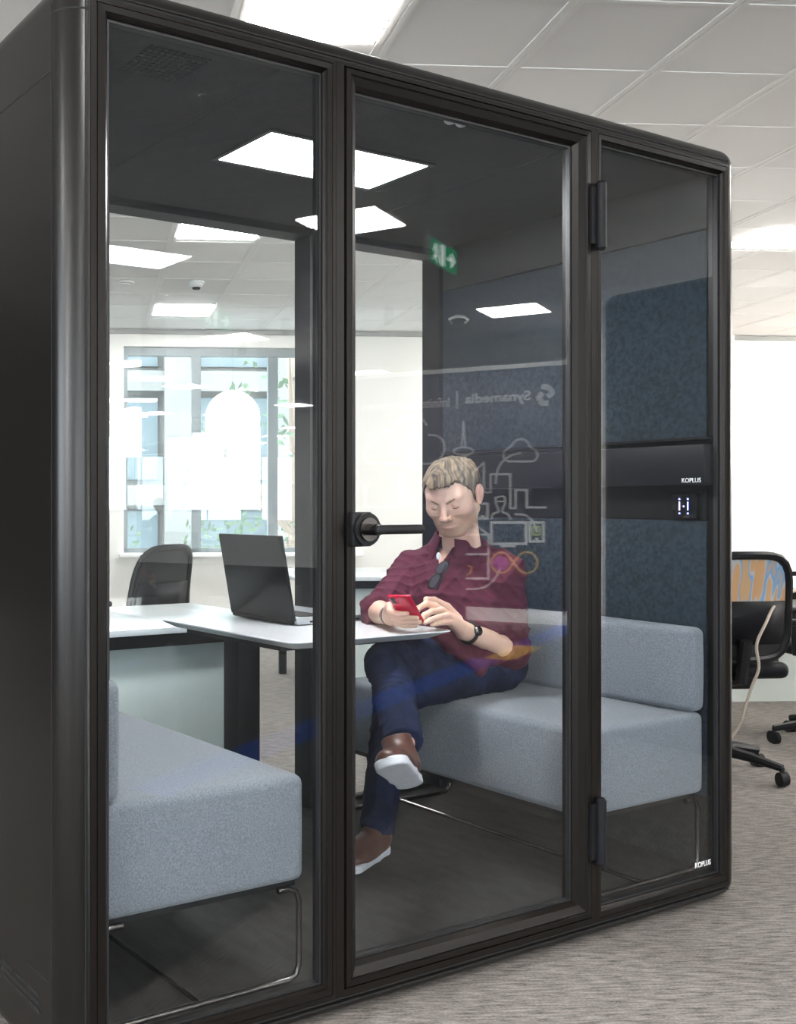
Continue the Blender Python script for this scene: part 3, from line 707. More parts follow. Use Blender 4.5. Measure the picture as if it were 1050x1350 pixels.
# ================================================================== POD TABLE
t = thing('meeting_table', 'white knife edge table fixed between the two bench seats in the pod', 'table', (0.56, 1.10, 0.078))
TZ = 0.800 - 0.078
ux0, ux1, vy0, vy1 = 0.262-0.56, 0.880-0.56, 0.452-1.10, 1.158-1.10
def plan(i, r=0.03):
    x0, x1, y0, y1 = ux0+i, ux1-i, vy0+i, vy1; r = max(0.004, r-i*0.3); out = []
    for cx, cy, a0 in ((x0+r, y0+r, 180), (x1-r, y0+r, 270), (x1-0.002, y1-0.002, 0), (x0+0.002, y1-0.002, 90)):
        rr = r if cy < 0 and a0 >= 180 else 0.002
        for k_ in range(5): an = math.radians(a0 + 22.5*k_); out.append((cx + rr*math.cos(an), cy + rr*math.sin(an)))
    return out
vs = []; L_ = [(0.002, TZ), (0.0, TZ-0.001), (0.0, TZ-0.004), (0.05, TZ-0.026)]
for i, z in L_: vs += [(x, y, z) for x, y in plan(i)]
n = 20; fs = [tuple(range(n)), tuple(range(3*n, 4*n))[::-1]]
for i in range(3):
    for k_ in range(n): fs.append((i*n+k_, i*n+(k_+1) % n, (i+1)*n+(k_+1) % n, (i+1)*n+k_))
MB().add(vs, fs).build('table_top', 'tabletop', t)
MB().rbox(-0.065, 0.025, -0.045, 0.045, 0.0, TZ-0.03, 0.004).build('leg', 'blackm', t)
MB().box(-0.22, 0.24, -0.50, 0.03, TZ-0.045, TZ-0.0265).build('under_frame', 'blackm', t)

# ================================================================== LAPTOP
t = thing('laptop', 'open black laptop with grey keyboard deck on the pod table', 'laptop', (0.53, 0.955, 0.8005))
MB().rbox(0.0, 0.265, -0.178, 0.178, 0.002, 0.024, 0.004, 2).build('base', ['laptbase'], t)
b = MB()
for i in range(5):
    for j in range(14): b.rbox(0.035+i*0.021, 0.035+i*0.021+0.017, -0.150+j*0.0215, -0.150+j*0.0215+0.018, 0.024, 0.0265, 0.0008, 1)
b.build('keys', 'black', t)
MB().rbox(0.165, 0.235, -0.05, 0.05, 0.0235, 0.0246, 0.0004, 1).build('touchpad', 'laptbase', t)
ang = math.radians(11)
M = Matrix.Rotation(-ang, 4, 'Y')
MB().rbox(-0.009, 0.001, -0.178, 0.178, 0.014, 0.290, 0.004, 3, M=M).build('lid', 'lapt', t)
MB().rbox(0.0008, 0.0018, -0.168, 0.168, 0.030, 0.280, 0.0004, 1, M=M).build('screen', 'screen', t)
MB().tube([(-0.004, -0.165, 0.013), (-0.004, 0.165, 0.013)], 0.010, 12).build('hinge_bar', 'black', t)
MB().box(0.05, 0.25, -0.1785, -0.1778, 0.008, 0.014).build('side_ports', 'black', t)

# ================================================================== OFFICE FURNITURE BEYOND
def desk(name, label, a, b, w, d, rz, beam=True, panel=False, loc=None, legx=0.11):
    t = thing(name, label, 'desk', loc if loc is not None else room2pod(a, b, 0), rz)
    MB().rbox(0, w, 0, d, 0.715, 0.74, 0.004, 2).build('desk_top', 'tabletop', t)
    MB().box(0.06, w-0.06, 0.04, 0.08, 0.665, 0.714).box(0.06, w-0.06, d-0.08, d-0.04, 0.665, 0.714).build('beam', 'blackm', t)
    for x in (0.06, w-legx):
        for y in (0.04, d-0.09): MB().rbox(x, x+0.05, y, y+0.05, 0, 0.665, 0.004).build('leg', 'blackm', t)
    if panel: MB().rbox(panel[0], panel[1], panel[2], panel[3], 0.02, 0.66, 0.003).build('modesty_panel', 'frosted', t)
    return t
# desk right behind the pod, parallel to it
desk('office_desk', 'white desk with a pale green panel standing right behind the pod', 0, 0, 2.05, 0.80, 0, panel=(0.12, 1.90, 0.10, 0.13), loc=(-1.03, 1.42, 0), legx=0.26)
desk('office_desk', 'long white desk far behind the pod between the laptop and the man', 1.25, 6.55, 2.1, 1.0, -PH, panel=(0.2, 1.9, 0.12, 0.15))
desk('office_desk', 'white desk to the right of the pod behind the black chair', 2.75, 5.62, 1.9, 0.85, -PH, panel=(0.15, 1.75, 0.5, 0.53))
desk('office_desk', 'second white desk farther back to the right of the pod', 3.9, 7.3, 2.2, 0.9, -PH, panel=(0.2, 2.0, 0.2, 0.23))

def stripes():  # colours seen through the mesh, painted onto the chair back itself
    m, N, L, P = newmat('colours through chair mesh')
    tc = N.new('ShaderNodeTexCoord'); mp = N.new('ShaderNodeMapping'); mp.inputs['Scale'].default_value = (1, 1, 0.07)
    L.new(tc.outputs['Object'], mp.inputs[0])
    n = N.new('ShaderNodeTexNoise'); n.inputs['Scale'].default_value = 22; n.inputs['Detail'].default_value = 1; L.new(mp.outputs[0], n.inputs['Vector'])
    cr = N.new('ShaderNodeValToRGB'); cr.color_ramp.interpolation = 'EASE'; e = cr.color_ramp.elements
    e[0].position = 0.40; e[0].color = (0.62, 0.36, 0.18, 1); e[1].position = 0.60; e[1].color = (0.60, 0.38, 0.20, 1)
    q = e.new(0.50); q.color = (0.20, 0.38, 0.60, 1); q = e.new(0.45); q.color = (0.50, 0.50, 0.50, 1)
    L.new(n.outputs['Fac'], cr.inputs[0]); L.new(cr.outputs[0], P.inputs['Base Color']); P.inputs['Roughness'].default_value = 0.8
    return m
MT['stripes'] = stripes()
def chair(label, loc, rz, backmat, hb=1.0, kind='high'):
    t = thing('office_chair', label, 'chair', loc, rz)      # faces local +y, back at -y
    for k_ in range(5):
        an = 2*PI*k_/5 + 0.35; c_, s_ = math.cos(an), math.sin(an)
        lg = MB().tube([(0.03*c_, 0.03*s_, 0.115), (0.18*c_, 0.18*s_, 0.10), (0.31*c_, 0.31*s_, 0.075)], [0.028, 0.022, 0.016], 8).build('base_leg', 'black', t)
        MB().cyl((0.31*c_ - 0.014*s_, 0.31*s_ + 0.014*c_, 0.030), 0.030, -0.010, 0.010, 18, 'x').cyl((0.31*c_ + 0.014*s_, 0.31*s_ - 0.014*c_, 0.030), 0.030, -0.010, 0.010, 18, 'x').tube([(0.31*c_, 0.31*s_, 0.03), (0.31*c_, 0.31*s_, 0.08)], 0.008, 8).build('castor', 'black', lg)
    MB().cyl((0, 0, 0), 0.030, 0.09, 0.30, 18).cyl((0, 0, 0), 0.018, 0.30, 0.42, 16).build('gas_column', 'black', t)
    MB().rbox(-0.13, 0.13, -0.15, 0.12, 0.39, 0.45, 0.02, 3).build('mechanism', 'black', t)
    MB().rbox(-0.245, 0.245, -0.22, 0.25, 0.445, 0.515, 0.03, 4, sub=1, puff=0.01).build('seat', 'blackm', t)
    # back: bent frame ring with a panel
    def bk(x, z):
        q = (z-0.50)/0.5
        return Vector((x, -0.235 - 0.10*q*q + 0.05*(x/0.23)**2 - 0.03*(1-abs(q-0.3)), z))
    zb, zt, wb, wt = 0.53, hb, 0.235, 0.195; ring = []
    for i in range(40):
        an = 2*PI*i/40; c_, s_ = math.cos(an), math.sin(an); q = 1/((abs(c_)**4+abs(s_)**4)**0.25)
        zz = (zb+zt)/2 + (zt-zb)/2*s_*q; w_ = wb + (wt-wb)*(zz-zb)/(zt-zb); ring.append(bk(w_*c_*q, zz))
    MB().tube(ring, 0.018, 8, closed=True).build('back_frame', 'black', t)
    m = MB(); nx, nz = 10, 12; vs = []
    for off in (0.0, 0.006):
        for j in range(nz+1):
            for i in range(nx+1):
                sx = -1 + 2*i/nx; sy = -1 + 2*j/nz
                zz = (zb+zt)/2 + (zt-zb)/2*sy*0.985; w_ = (wb + (wt-wb)*(zz-zb)/(zt-zb))*min(1, (1-abs(sy)**4)**0.25+0.62)
                p = bk(w_*sx*0.985, zz); p.y += off; vs.append(p)
    K = (nx+1)*(nz+1); fs = []
    for o_ in (0, K):
        for j in range(nz):
            for i in range(nx): q = o_ + j*(nx+1)+i; fs.append((q, q+1, q+nx+2, q+nx+1))
    m.add(vs, fs, 0, True)
    if backmat == 'stripes': m.mi = [1 if (q_ % (nx*nz))//nx < 6 else 0 for q_ in range(len(fs))]
    m.build('back_mesh', [backmat, 'meshback'], t)
    m = MB(); m.add([(x, bk(x, z).y-0.012, z) for z in (0.60, 0.70, 0.78) for x in (-0.19, -0.09, 0, 0.09, 0.19)], [(j*5+i, j*5+i+1, j*5+i+6, j*5+i+5) for j in range(2) for i in range(4)], 0, True)
    lo = m.build('lumbar_pad', 'blackm', t); so = lo.modifiers.new('s', 'SOLIDIFY'); so.thickness = 0.012
    MB().tube([(0, -0.12, 0.42), (0, -0.27, 0.45), (0, -0.30, 0.62)], 0.026, 8).build('back_stem', 'black', t)
    for sx in (-1, 1):
        a = MB().tube([(sx*0.20, -0.05, 0.44), (sx*0.28, -0.04, 0.46), (sx*0.29, -0.03, 0.66)], 0.017, 8).rbox(sx*0.29-0.04, sx*0.29+0.04, -0.14, 0.12, 0.66, 0.69, 0.012, 3)
        a.build('armrest', 'black', t)
    return t
def ground(px_, Y): q = W(px_, 668, Y); return (q.x, q.y, 0)
chair('black office chair beyond the pod seen above the desk on the left', ground(168, 5.8), -TH + math.radians(48), 'meshback', 0.965)
chair('black mesh office chair, colours beyond painted on its back, right of the pod', ground(932, 4.75), -TH + math.radians(2), 'stripes', 0.975)
chair('black office chair cut off by the right edge behind the nearer chair', ground(1108, 5.3), -TH + math.radians(10), 'meshback', 1.03)
# hanging cable
cp = [W(1060, 776, 4.95), W(1040, 783, 4.9), W(1022, 798, 4.5), W(1010, 822, 4.30), W(998, 850, 4.26), W(1001, 880, 4.24), W(992, 905, 4.24), W(982, 935, 4.24), W(976, 955, 4.26), W(960, 985, 4.3), W(950, 1050, 4.32)]
cp[-1].z = 0.006
q = [(p.x, p.y, p.z) for p in cp]
sm_ = []
for i in range(len(q)-1):
    P_ = [q[max(0, i-1)], q[i], q[i+1], q[min(len(q)-1, i+2)]]
    for k_ in range(5):
        tt = k_/5; sm_.append(tuple(0.5*((2*P_[1][c]) + (-P_[0][c]+P_[2][c])*tt + (2*P_[0][c]-5*P_[1][c]+4*P_[2][c]-P_[3][c])*tt*tt + (-P_[0][c]+3*P_[1][c]-3*P_[2][c]+P_[3][c])*tt**3) for c in range(3)))
sm_.append(q[-1])
tag(MB().tube(sm_, 0.006, 8).build('power_cable', 'cable'), 'thin beige cable hanging from the right hand desk down in front of the chair', 'cable')

# ================================================================== THE SEATED MAN
def CD(X, Y, z): return np.array([X*math.cos(TH) + Y*math.sin(TH), -X*math.sin(TH) + Y*math.cos(TH), z])   # camera-relative direction
def w_(x, y, Y): return np.array(W(x, y, Y))
def nrm(v): v = np.asarray(v, float); return v/np.linalg.norm(v)
def snet(fn, lo, hi, h):
    lo = np.array(lo, float); hi = np.array(hi, float); n = np.ceil((hi-lo)/h).astype(int)+1
    ax = [lo[i] + h*np.arange(n[i]) for i in range(3)]
    Fv = np.empty(n, np.float32)
    Yg, Zg = np.meshgrid(ax[1], ax[2], indexing='ij')
    step_ = max(1, int(400000/(n[1]*n[2])))
    for i in range(0, n[0], step_):
        xx = ax[0][i:i+step_]
        P = np.empty((len(xx), n[1], n[2], 3), np.float32); P[..., 0] = xx[:, None, None]; P[..., 1] = Yg; P[..., 2] = Zg
        Fv[i:i+step_] = fn(P.reshape(-1, 3)).reshape(len(xx), n[1], n[2])
    ins = Fv < 0
    c = np.zeros(n-1, np.int8)
    for dx in (0, 1):
        for dy in (0, 1):
            for dz in (0, 1): c += ins[dx:n[0]-1+dx, dy:n[1]-1+dy, dz:n[2]-1+dz]
    act = (c > 0) & (c < 8); cells = np.argwhere(act); idx = -np.ones(n-1, int); idx[act] = np.arange(len(cells))
    acc = np.zeros((len(cells), 3)); cnt = np.zeros(len(cells)); i, j, k_ = cells.T
    for a in range(3):
        o = [q for q in range(3) if q != a]
        for s1 in (0, 1):
            for s2 in (0, 1):
                b = [0, 0, 0]; b[o[0]] = s1; b[o[1]] = s2; e = list(b); e[a] = 1
                fa = Fv[i+b[0], j+b[1], k_+b[2]]; fb = Fv[i+e[0], j+e[1], k_+e[2]]; cr = (fa < 0) != (fb < 0)
                t = np.where(cr, fa/np.where(cr, fa-fb, 1), 0); p = np.tile(np.array(b, float), (len(cells), 1)); p[:, a] = t
                acc += np.where(cr[:, None], p, 0); cnt += cr
    V = lo + h*(cells + acc/cnt[:, None]); faces = []
    for a in range(3):
        o1, o2 = (a+1) % 3, (a+2) % 3
        sl0 = [slice(None)]*3; sl1 = [slice(None)]*3; sl0[a] = slice(0, -1); sl1[a] = slice(1, None)
        A_, B_ = ins[tuple(sl0)], ins[tuple(sl1)]; E = np.argwhere(A_ != B_)
        E = E[(E[:, o1] >= 1) & (E[:, o2] >= 1) & (E[:, o1] < n[o1]-1) & (E[:, o2] < n[o2]-1)]
        q = []
        for d1, d2 in ((-1, -1), (0, -1), (0, 0), (-1, 0)):
            C_ = E.copy(); C_[:, o1] += d1; C_[:, o2] += d2; q.append(idx[C_[:, 0], C_[:, 1], C_[:, 2]])
        q = np.stack(q, 1); inA = A_[E[:, 0], E[:, 1], E[:, 2]]; q[~inA] = q[~inA][:, ::-1]; faces.append(q)
    return V, np.concatenate(faces)
def rc(P, a, b, r1, r2):
    a = np.asarray(a, np.float32); ba = np.asarray(b, np.float32) - a; pa = P - a
    h = np.clip(pa @ ba/(ba @ ba), 0, 1); return np.linalg.norm(pa - h[:, None]*ba, axis=1) - (r1 + (r2-r1)*h)
def ell(P, c, r, R=None):
    q = P - np.asarray(c, np.float32)
    if R is not None: q = q @ np.asarray(R, np.float32).T      # rows of R are the local axes
    r = np.asarray(r, np.float32); k0 = np.linalg.norm(q/r, axis=1); k1 = np.linalg.norm(q/(r*r), axis=1) + 1e-9
    return k0*(k0-1)/k1
def sm(a, b, k): h = np.clip(0.5 + 0.5*(b-a)/k, 0, 1); return b + (a-b)*h - k*h*(1-h)
def sx(a, b, k): return -sm(-a, -b, k)       # smooth maximum
def fold(P, ks, amp):
    s_ = 0
    for (k1, k2, w) in ks:
        q = P @ np.array(k1, np.float32) + w*np.sin(P @ np.array(k2, np.float32)); s_ = s_ + (1-np.abs(np.sin(q)))**2
    return amp*(s_/len(ks) - 0.4)
PLOC = np.array([1.18, 0.66, 0.556])
person = thing('person', 'seated man in a burgundy shirt and jeans, legs crossed, holding a red phone', 'person', tuple(PLOC))
def mesh_obj(name, V, Fc, m, parent=person, col=None, loc=PLOC):
    me = bpy.data.meshes.new(name); V = np.asarray(V) - loc
    me.vertices.add(len(V)); me.vertices.foreach_set('co', V.astype(np.float32).ravel())
    me.loops.add(len(Fc)*4); me.loops.foreach_set('vertex_index', np.asarray(Fc, np.int32).ravel())
    me.polygons.add(len(Fc)); me.polygons.foreach_set('loop_start', np.arange(0, len(Fc)*4, 4, dtype=np.int32))
    me.polygons.foreach_set('use_smooth', np.ones(len(Fc), bool)); me.update(calc_edges=True); me.validate()
    me.materials.append(MT[m])
    if col is not None:
        at_ = me.color_attributes.new('tint', 'FLOAT_COLOR', 'POINT'); at_.data.foreach_set('color', np.concatenate([col, np.ones((len(col), 1))], 1).astype(np.float32).ravel())
    o = bpy.data.objects.new(name, me); COL.objects.link(o); o.parent = parent; return o
def tintmat(name, rough, sss=0.0, bump=0.0, bs=400):
    m, N, L, P = newmat(name); a = N.new('ShaderNodeAttribute'); a.attribute_name = 'tint'; L.new(a.outputs['Color'], P.inputs['Base Color']); P.inputs['Roughness'].default_value = rough
    if sss: P.inputs['Subsurface Weight'].default_value = sss; P.inputs['Subsurface Radius'].default_value = (0.012, 0.004, 0.002); P.inputs['Subsurface Scale'].default_value = 1.0
    if bump:
        tc = N.new('ShaderNodeTexCoord'); n = N.new('ShaderNodeTexNoise'); n.inputs['Scale'].default_value = bs; L.new(tc.outputs['Object'], n.inputs['Vector'])
        b = N.new('ShaderNodeBump'); b.inputs['Strength'].default_value = bump; b.inputs['Distance'].default_value = 0.002; L.new(n.outputs['Fac'], b.inputs['Height']); L.new(b.outputs[0], P.inputs['Normal'])
    return m
MT['skin'] = tintmat('skin', 0.5, 0.12, 0.1, 500); MT['hair'] = tintmat('hair', 0.5, 0, 0.5, 700)
MT['shirt'] = mat('burgundy cotton', (0.088, 0.018, 0.034), 0.85, var=0.10, scale=30, bump=0.15, bscale=700, spec=0.2)
MT['jeans'] = mat('dark blue denim', (0.008, 0.013, 0.038), 0.95, spec=0.15, var=0.35, scale=14, bump=0.4, bscale=600, detail=6)
MT['stitch'] = mat('tan stitching', (0.30, 0.26, 0.22), 0.8)
MT['leather'] = mat('brown leather', (0.085, 0.036, 0.026), 0.4, var=0.2, scale=30)
MT['sole'] = mat('pale rubber sole', (0.62, 0.62, 0.66), 0.6, var=0.06, scale=60)
MT['phonered'] = mat('red phone shell', (0.62, 0.01, 0.045), 0.25, coat=0.4)
MT['tshirt'] = mat('white cotton', (0.8, 0.82, 0.85), 0.8)
MT['lens'] = mat('smoky lens', (0.035, 0.025, 0.04), 0.15, coat=0.4)

NB = w_(604, 727, 3.58)
LS, RS = w_(663, 757, 3.46), w_(543, 755, 3.67)
LE, RE = w_(676, 856, 3.50), w_(497, 806, 3.47)
LW, RW = w_(613, 832, 3.35), w_(517, 812, 3.25)
LA = nrm(CD(0.86, -0.50, 0)); FA = nrm(CD(-0.50, -0.86, 0)); UP = np.array([0, 0, 1.0])    # his left, his front
RT = np.array([-LA, FA, UP])                                                          # torso axes: right, front, up
PC = np.array([1.19, 0.675, 0.655])
LH, RH = PC + LA*0.085, PC - LA*0.085
RK = w_(513, 876, 3.26); LK = np.array([0.775, 0.600, 0.598])
RA = w_(532, 979, 2.94); LF = np.array([0.762, 0.668, 0.165])
CH = (LS+RS)/2*0.5 + NB*0.5 + FA*0.035 + np.array([0, 0, -0.13])
BE = PC*0.5 + CH*0.5 + FA*0.045

# ---- head, in its own axes: x his right, y forward, z up
fw = nrm(CD(-0.50, -0.74, -0.46)); rt = nrm(np.cross(fw, UP)); roll = math.radians(-4)
up_ = np.cross(rt, fw); rt, up_ = rt*math.cos(roll) + up_*math.sin(roll), up_*math.cos(roll) - rt*math.sin(roll)
HC = w_(597, 653, 3.46); HR = np.array([rt, fw, up_]); HS = np.array([1.10, 1.02, 0.95])
def h2w(V): return HC + (np.asarray(V)*HS) @ HR
def w2h(p): return (HR @ (np.asarray(p) - HC))/HS
nbl = w2h(NB)
def skull(P): return sm(ell(P, (0, -0.018, 0.034), (0.074, 0.096, 0.080)), ell(P, (0, 0.035, 0.02), (0.062, 0.055, 0.066)), 0.02)
def headsdf(P):
    Q = P.copy(); Q[:, 0] = np.abs(Q[:, 0])      # mirrored side
    d = skull(P)
    d = sm(d, ell(P, (0, 0.030, -0.032), (0.061, 0.057, 0.082)), 0.024)
    d = sm(d, rc(Q, (0.052, 0.002, -0.052), (0.020, 0.062, -0.098), 0.020, 0.022), 0.026)
    d = sm(d, ell(P, (0, 0.070, -0.100), (0.021, 0.018, 0.018)), 0.016)
    d = sm(d, rc(Q, (0.008, 0.083, 0.026), (0.042, 0.066, 0.028), 0.010, 0.008), 0.014)
    d = sm(d, ell(Q, (0.041, 0.054, -0.022), (0.020, 0.020, 0.022)), 0.030)
    d = sx(d, -ell(Q, (0.031, 0.100, 0.006), (0.019, 0.020, 0.013)), 0.012)
    d = sm(d, ell(Q, (0.0300, 0.071, 0.004), (0.0128, 0.0148, 0.0118)), 0.004)
    d = sm(d, rc(P, (0, 0.086, 0.016), (0, 0.108, -0.028), 0.0075, 0.0095), 0.009)
    d = sm(d, ell(P, (0, 0.110, -0.032), (0.0105, 0.0110, 0.0095)), 0.006)
    d = sm(d, ell(Q, (0.0125, 0.097, -0.036), (0.0075, 0.0110, 0.0075)), 0.006)
    d = sx(d, -ell(Q, (0.0065, 0.103, -0.0435), (0.0035, 0.005, 0.0035)), 0.002)
    d = sm(d, ell(P, (0, 0.078, -0.062), (0.032, 0.018, 0.022)), 0.016)
    yl = 0.0930 - 16*Q[:, 0]**2
    lipu = np.sqrt(((P[:, 1]-yl)/1.0)**2 + (P[:, 2]+0.0600)**2) - 0.0042*np.clip(1-(Q[:, 0]/0.026)**2, 0.05, 1)
    lipl = np.sqrt(((P[:, 1]-yl)/1.0)**2 + (P[:, 2]+0.0700)**2) - 0.0050*np.clip(1-(Q[:, 0]/0.023)**2, 0.05, 1)
    d = sm(d, np.where(Q[:, 0] < 0.027, lipu, 1), 0.004); d = sm(d, np.where(Q[:, 0] < 0.024, lipl, 1), 0.004)
    mou = np.sqrt((P[:, 1]-yl-0.006)**2 + (P[:, 2]+0.0652)**2*4) - 0.0026
    d = sx(d, -np.where(Q[:, 0] < 0.025, mou, 1), 0.0025)
    # frown: two short furrows
    d = sx(d, -rc(Q, (0.006, 0.098, 0.020), (0.007, 0.096, 0.036), 0.0022, 0.0015), 0.004)
    # ears
    ca, sa = math.cos(0.30), math.sin(0.30)
    Re = np.array([[1, 0.25, 0], [-0.25*ca, ca, sa], [0.0, -sa, ca]])
    e = ell(Q, (0.078, -0.008, -0.004), (0.0075, 0.0190, 0.0330), Re); e = sx(e, -ell(Q, (0.087, -0.004, 0.0), (0.0065, 0.0105, 0.0200), Re), 0.005)
    e = sm(e, ell(Q, (0.076, 0.002, -0.024), (0.007, 0.009, 0.010)), 0.006)
    d = sm(d, e, 0.006)
    # neck
    d = sm(d, rc(P, (0, -0.026, -0.045), tuple(nbl), 0.050, 0.060), 0.018)
    d = sm(d, rc(Q, (0.035, -0.02, -0.07), tuple(nbl + np.array([0.0, 0.05, -0.01])), 0.014, 0.014), 0.02)
    return d
Vh, Fh = snet(headsdf, (-0.10, -0.16, -0.215), (0.10, 0.13, 0.128), 0.0021)
x, y, z = Vh.T; ax_ = np.abs(x)
def blob(c, r): return np.clip(1.4 - np.sqrt(((ax_-c[0])/r[0])**2 + ((y-c[1])/r[1])**2 + ((z-c[2])/r[2])**2), 0, 1)
def sstep(a, b, v): t = np.clip((v-a)/(b-a), 0, 1); return t*t*(3-2*t)
skin = np.array([0.74, 0.49, 0.39]); col = np.tile(skin, (len(Vh), 1))
def blend(mask, c): 
    global col
    col = col*(1-mask[:, None]) + np.array(c)*mask[:, None]
blend(0.14*blob((0.045, 0.06, -0.025), (0.03, 0.03, 0.03)), (0.66, 0.30, 0.25)); blend(0.30*blob((0, 0.11, -0.03), (0.014, 0.014, 0.014)), (0.66, 0.30, 0.26))
blend(0.5*blob((0.082, -0.005, 0.0), (0.02, 0.03, 0.04)), (0.72, 0.33, 0.28))
nz_ = 0.5 + 0.5*np.sin(x*2100)*np.sin(y*1900+1)*np.sin(z*2300)
beard = np.maximum(sstep(0.000, -0.030, z - 0.55*(0.055-np.clip(ax_, 0, 0.06)) + 0.018)*sstep(-0.035, -0.01, y)*sstep(-0.135, -0.115, z), 0)
beard = np.maximum(beard*(z < -0.030), blob((0.012, 0.092, -0.051), (0.022, 0.02, 0.0065)))
beard *= 1 - blob((0, 0.095, -0.065), (0.022, 0.015, 0.008))
blend(np.clip(beard, 0, 1)*(0.50+0.25*nz_), (0.30, 0.185, 0.115))
blend(np.clip(blob((0.010, 0.098, -0.0605), (0.020, 0.012, 0.0055)) + blob((0.008, 0.098, -0.070), (0.019, 0.012, 0.0065)), 0, 1)*0.40, (0.50, 0.25, 0.21))

# ---- hands and forearms
def chain(P, pts, rs):
    d = None
    for a, b, r1, r2 in zip(pts[:-1], pts[1:], rs[:-1], rs[1:]):
        q = rc(P, a, b, r1, r2); d = q if d is None else sm(d, q, 0.003)
    return d
# phone frame: pw_ across, pl_ up the phone, pn_ out of its back towards the camera
pt, pb = w_(525.5, 784, 3.115), w_(546.5, 822.5, 3.21)
pl_ = nrm(pt-pb); pwv = CD(0.063, -0.040, 0.0); pwv = nrm(pwv - pl_*(pwv @ pl_)); pn_ = nrm(np.cross(pwv, pl_))
if pn_ @ CD(0, -1, 0) < 0: pn_ = -pn_
PCN = (pt+pb)/2
def ph(a, b, c): return PCN + pwv*a + pl_*b + pn_*c
rh = [([ph(-0.060, b-0.006, -0.016), ph(-0.050, b, 0.008), ph(-0.022, b+0.001, 0.0170), ph(tx, b-0.003, 0.0125)], [0.0100, 0.0092, 0.0085, 0.0072]) for b, tx in ((-0.000, 0.004), (-0.021, 0.027), (-0.042, 0.028), (-0.061, 0.012))]
thumb_r = ([ph(-0.068, -0.050, -0.030), ph(-0.050, -0.020, -0.032), ph(-0.028, 0.004, -0.020), ph(-0.010, 0.012, -0.014)], [0.014, 0.011, 0.0095, 0.008])
def rhand(P):
    d = rc(P, RE, RW, 0.041, 0.027); d = sx(d, -((P - (RE*0.75+RW*0.25)) @ nrm(RW-RE)) - 0.02, 0.01)
    d = sm(d, ell(P, RW, (0.028, 0.028, 0.026)), 0.01)
    pc_ = ph(-0.066, -0.030, -0.020)
    d = sm(d, rc(P, RW, pc_, 0.024, 0.019), 0.014)
    for b in (-0.004, -0.024, -0.044, -0.062): d = sm(d, rc(P, pc_*0.5 + RW*0.5, ph(-0.060, b, -0.014), 0.015, 0.0115), 0.008)
    f_ = None
    for pts, rs in rh:
        q = chain(P, pts, rs); f_ = q if f_ is None else np.minimum(f_, q)
    f_ = np.minimum(f_, chain(P, *thumb_r)); return sm(d, f_, 0.0045)
lk_ = [w_(575, 800, 3.285), w_(583, 805, 3.28), w_(590, 812, 3.28), w_(596, 820, 3.29)]
lfing = [([lk_[0], w_(562, 796, 3.255), w_(552, 802, 3.222), w_(549, 809, 3.200)], [0.0110, 0.0096, 0.0086, 0.0072]),
         ([lk_[1], w_(570, 806, 3.225), w_(560, 811, 3.195), w_(555, 817, 3.185)], [0.0110, 0.0098, 0.0088, 0.0074]),
         ([lk_[2], w_(578, 814, 3.220), w_(568, 817, 3.192), w_(561, 821, 3.182)], [0.0106, 0.0092, 0.0084, 0.0070]),
         ([lk_[3], w_(586, 820.5, 3.235), w_(577, 822, 3.210), w_(570, 824, 3.198)], [0.0095, 0.0082, 0.0074, 0.0064])]
thumb_l = ([w_(604, 816, 3.345), w_(590, 800, 3.335), w_(573, 791, 3.300), w_(562, 790, 3.262)], [0.0150, 0.0120, 0.0100, 0.0082])
def lhand(P):
    d = rc(P, LE, LW, 0.044, 0.027); d = sx(d, -((P - (LE*0.85+LW*0.15)) @ nrm(LW-LE)) - 0.02, 0.01)
    d = sm(d, rc(P, LW, (lk_[1]+lk_[2])/2*0.6 + LW*0.4, 0.026, 0.022), 0.012)
    for k_ in lk_: d = sm(d, rc(P, LW*0.7+lk_[2]*0.3, k_, 0.018, 0.0120), 0.008)
    f_ = None
    for pts, rs in lfing:
        q = chain(P, pts, rs); f_ = q if f_ is None else np.minimum(f_, q)
    d = sm(d, f_, 0.004); return sm(d, chain(P, *thumb_l), 0.006)
def bounds(pts, m): pts = np.array(pts); return pts.min(0)-m, pts.max(0)+m
lo, hi = bounds([RE, RW] + [p for q in rh for p in q[0]] + thumb_r[0], 0.045); Vr, Fr = snet(rhand, lo, hi, 0.0024)
lo, hi = bounds([LE, LW] + [p for q in lfing for p in q[0]] + thumb_l[0], 0.048); Vl, Fl = snet(lhand, lo, hi, 0.0024)
# ---- body core under the clothes (one body with head and hands)
CHS = CH - FA*0.01
def core(P):
    d = ell(P, CHS, (0.145, 0.098, 0.150), RT); d = sm(d, ell(P, BE - FA*0.02, (0.13, 0.095, 0.13), RT), 0.04); d = sm(d, ell(P, PC, (0.145, 0.10, 0.10), RT), 0.04)
    d = sm(d, rc(P, LS, RS, 0.045, 0.045), 0.04); d = sm(d, rc(P, CHS, NB, 0.07, 0.055), 0.03)
    d = sm(d, rc(P, NB, NB + FA*0.058 + UP*-0.06, 0.052, 0.058), 0.02)
    for a, b, r1, r2 in ((LS, LE, .045, .036), (RS, RE, .045, .036), (LE, LW, .036, .022), (RE, RW, .036, .022), (LH, LK, .07, .048), (RH, RK, .07, .048), (LK, LF, .045, .032), (RK, RA, .045, .032)): d = sm(d, rc(P, a, b, r1, r2), 0.02)
    return d
lo, hi = bounds([LS, RS, LE, RE, LW, RW, PC, RK, LK, RA, LF, NB], 0.12); Vc, Fc_ = snet(core, lo, hi, 0.0085)
VV = [h2w(Vh), Vr, Vl, Vc]; FF = []; off = 0
for v_, f_ in zip(VV, (Fh, Fr, Fl, Fc_)): FF.append(f_ + off); off += len(v_)
cols = [col] + [np.tile(skin*np.array([1.02, 0.98, 0.95]), (len(v_), 1)) for v_ in VV[1:]]
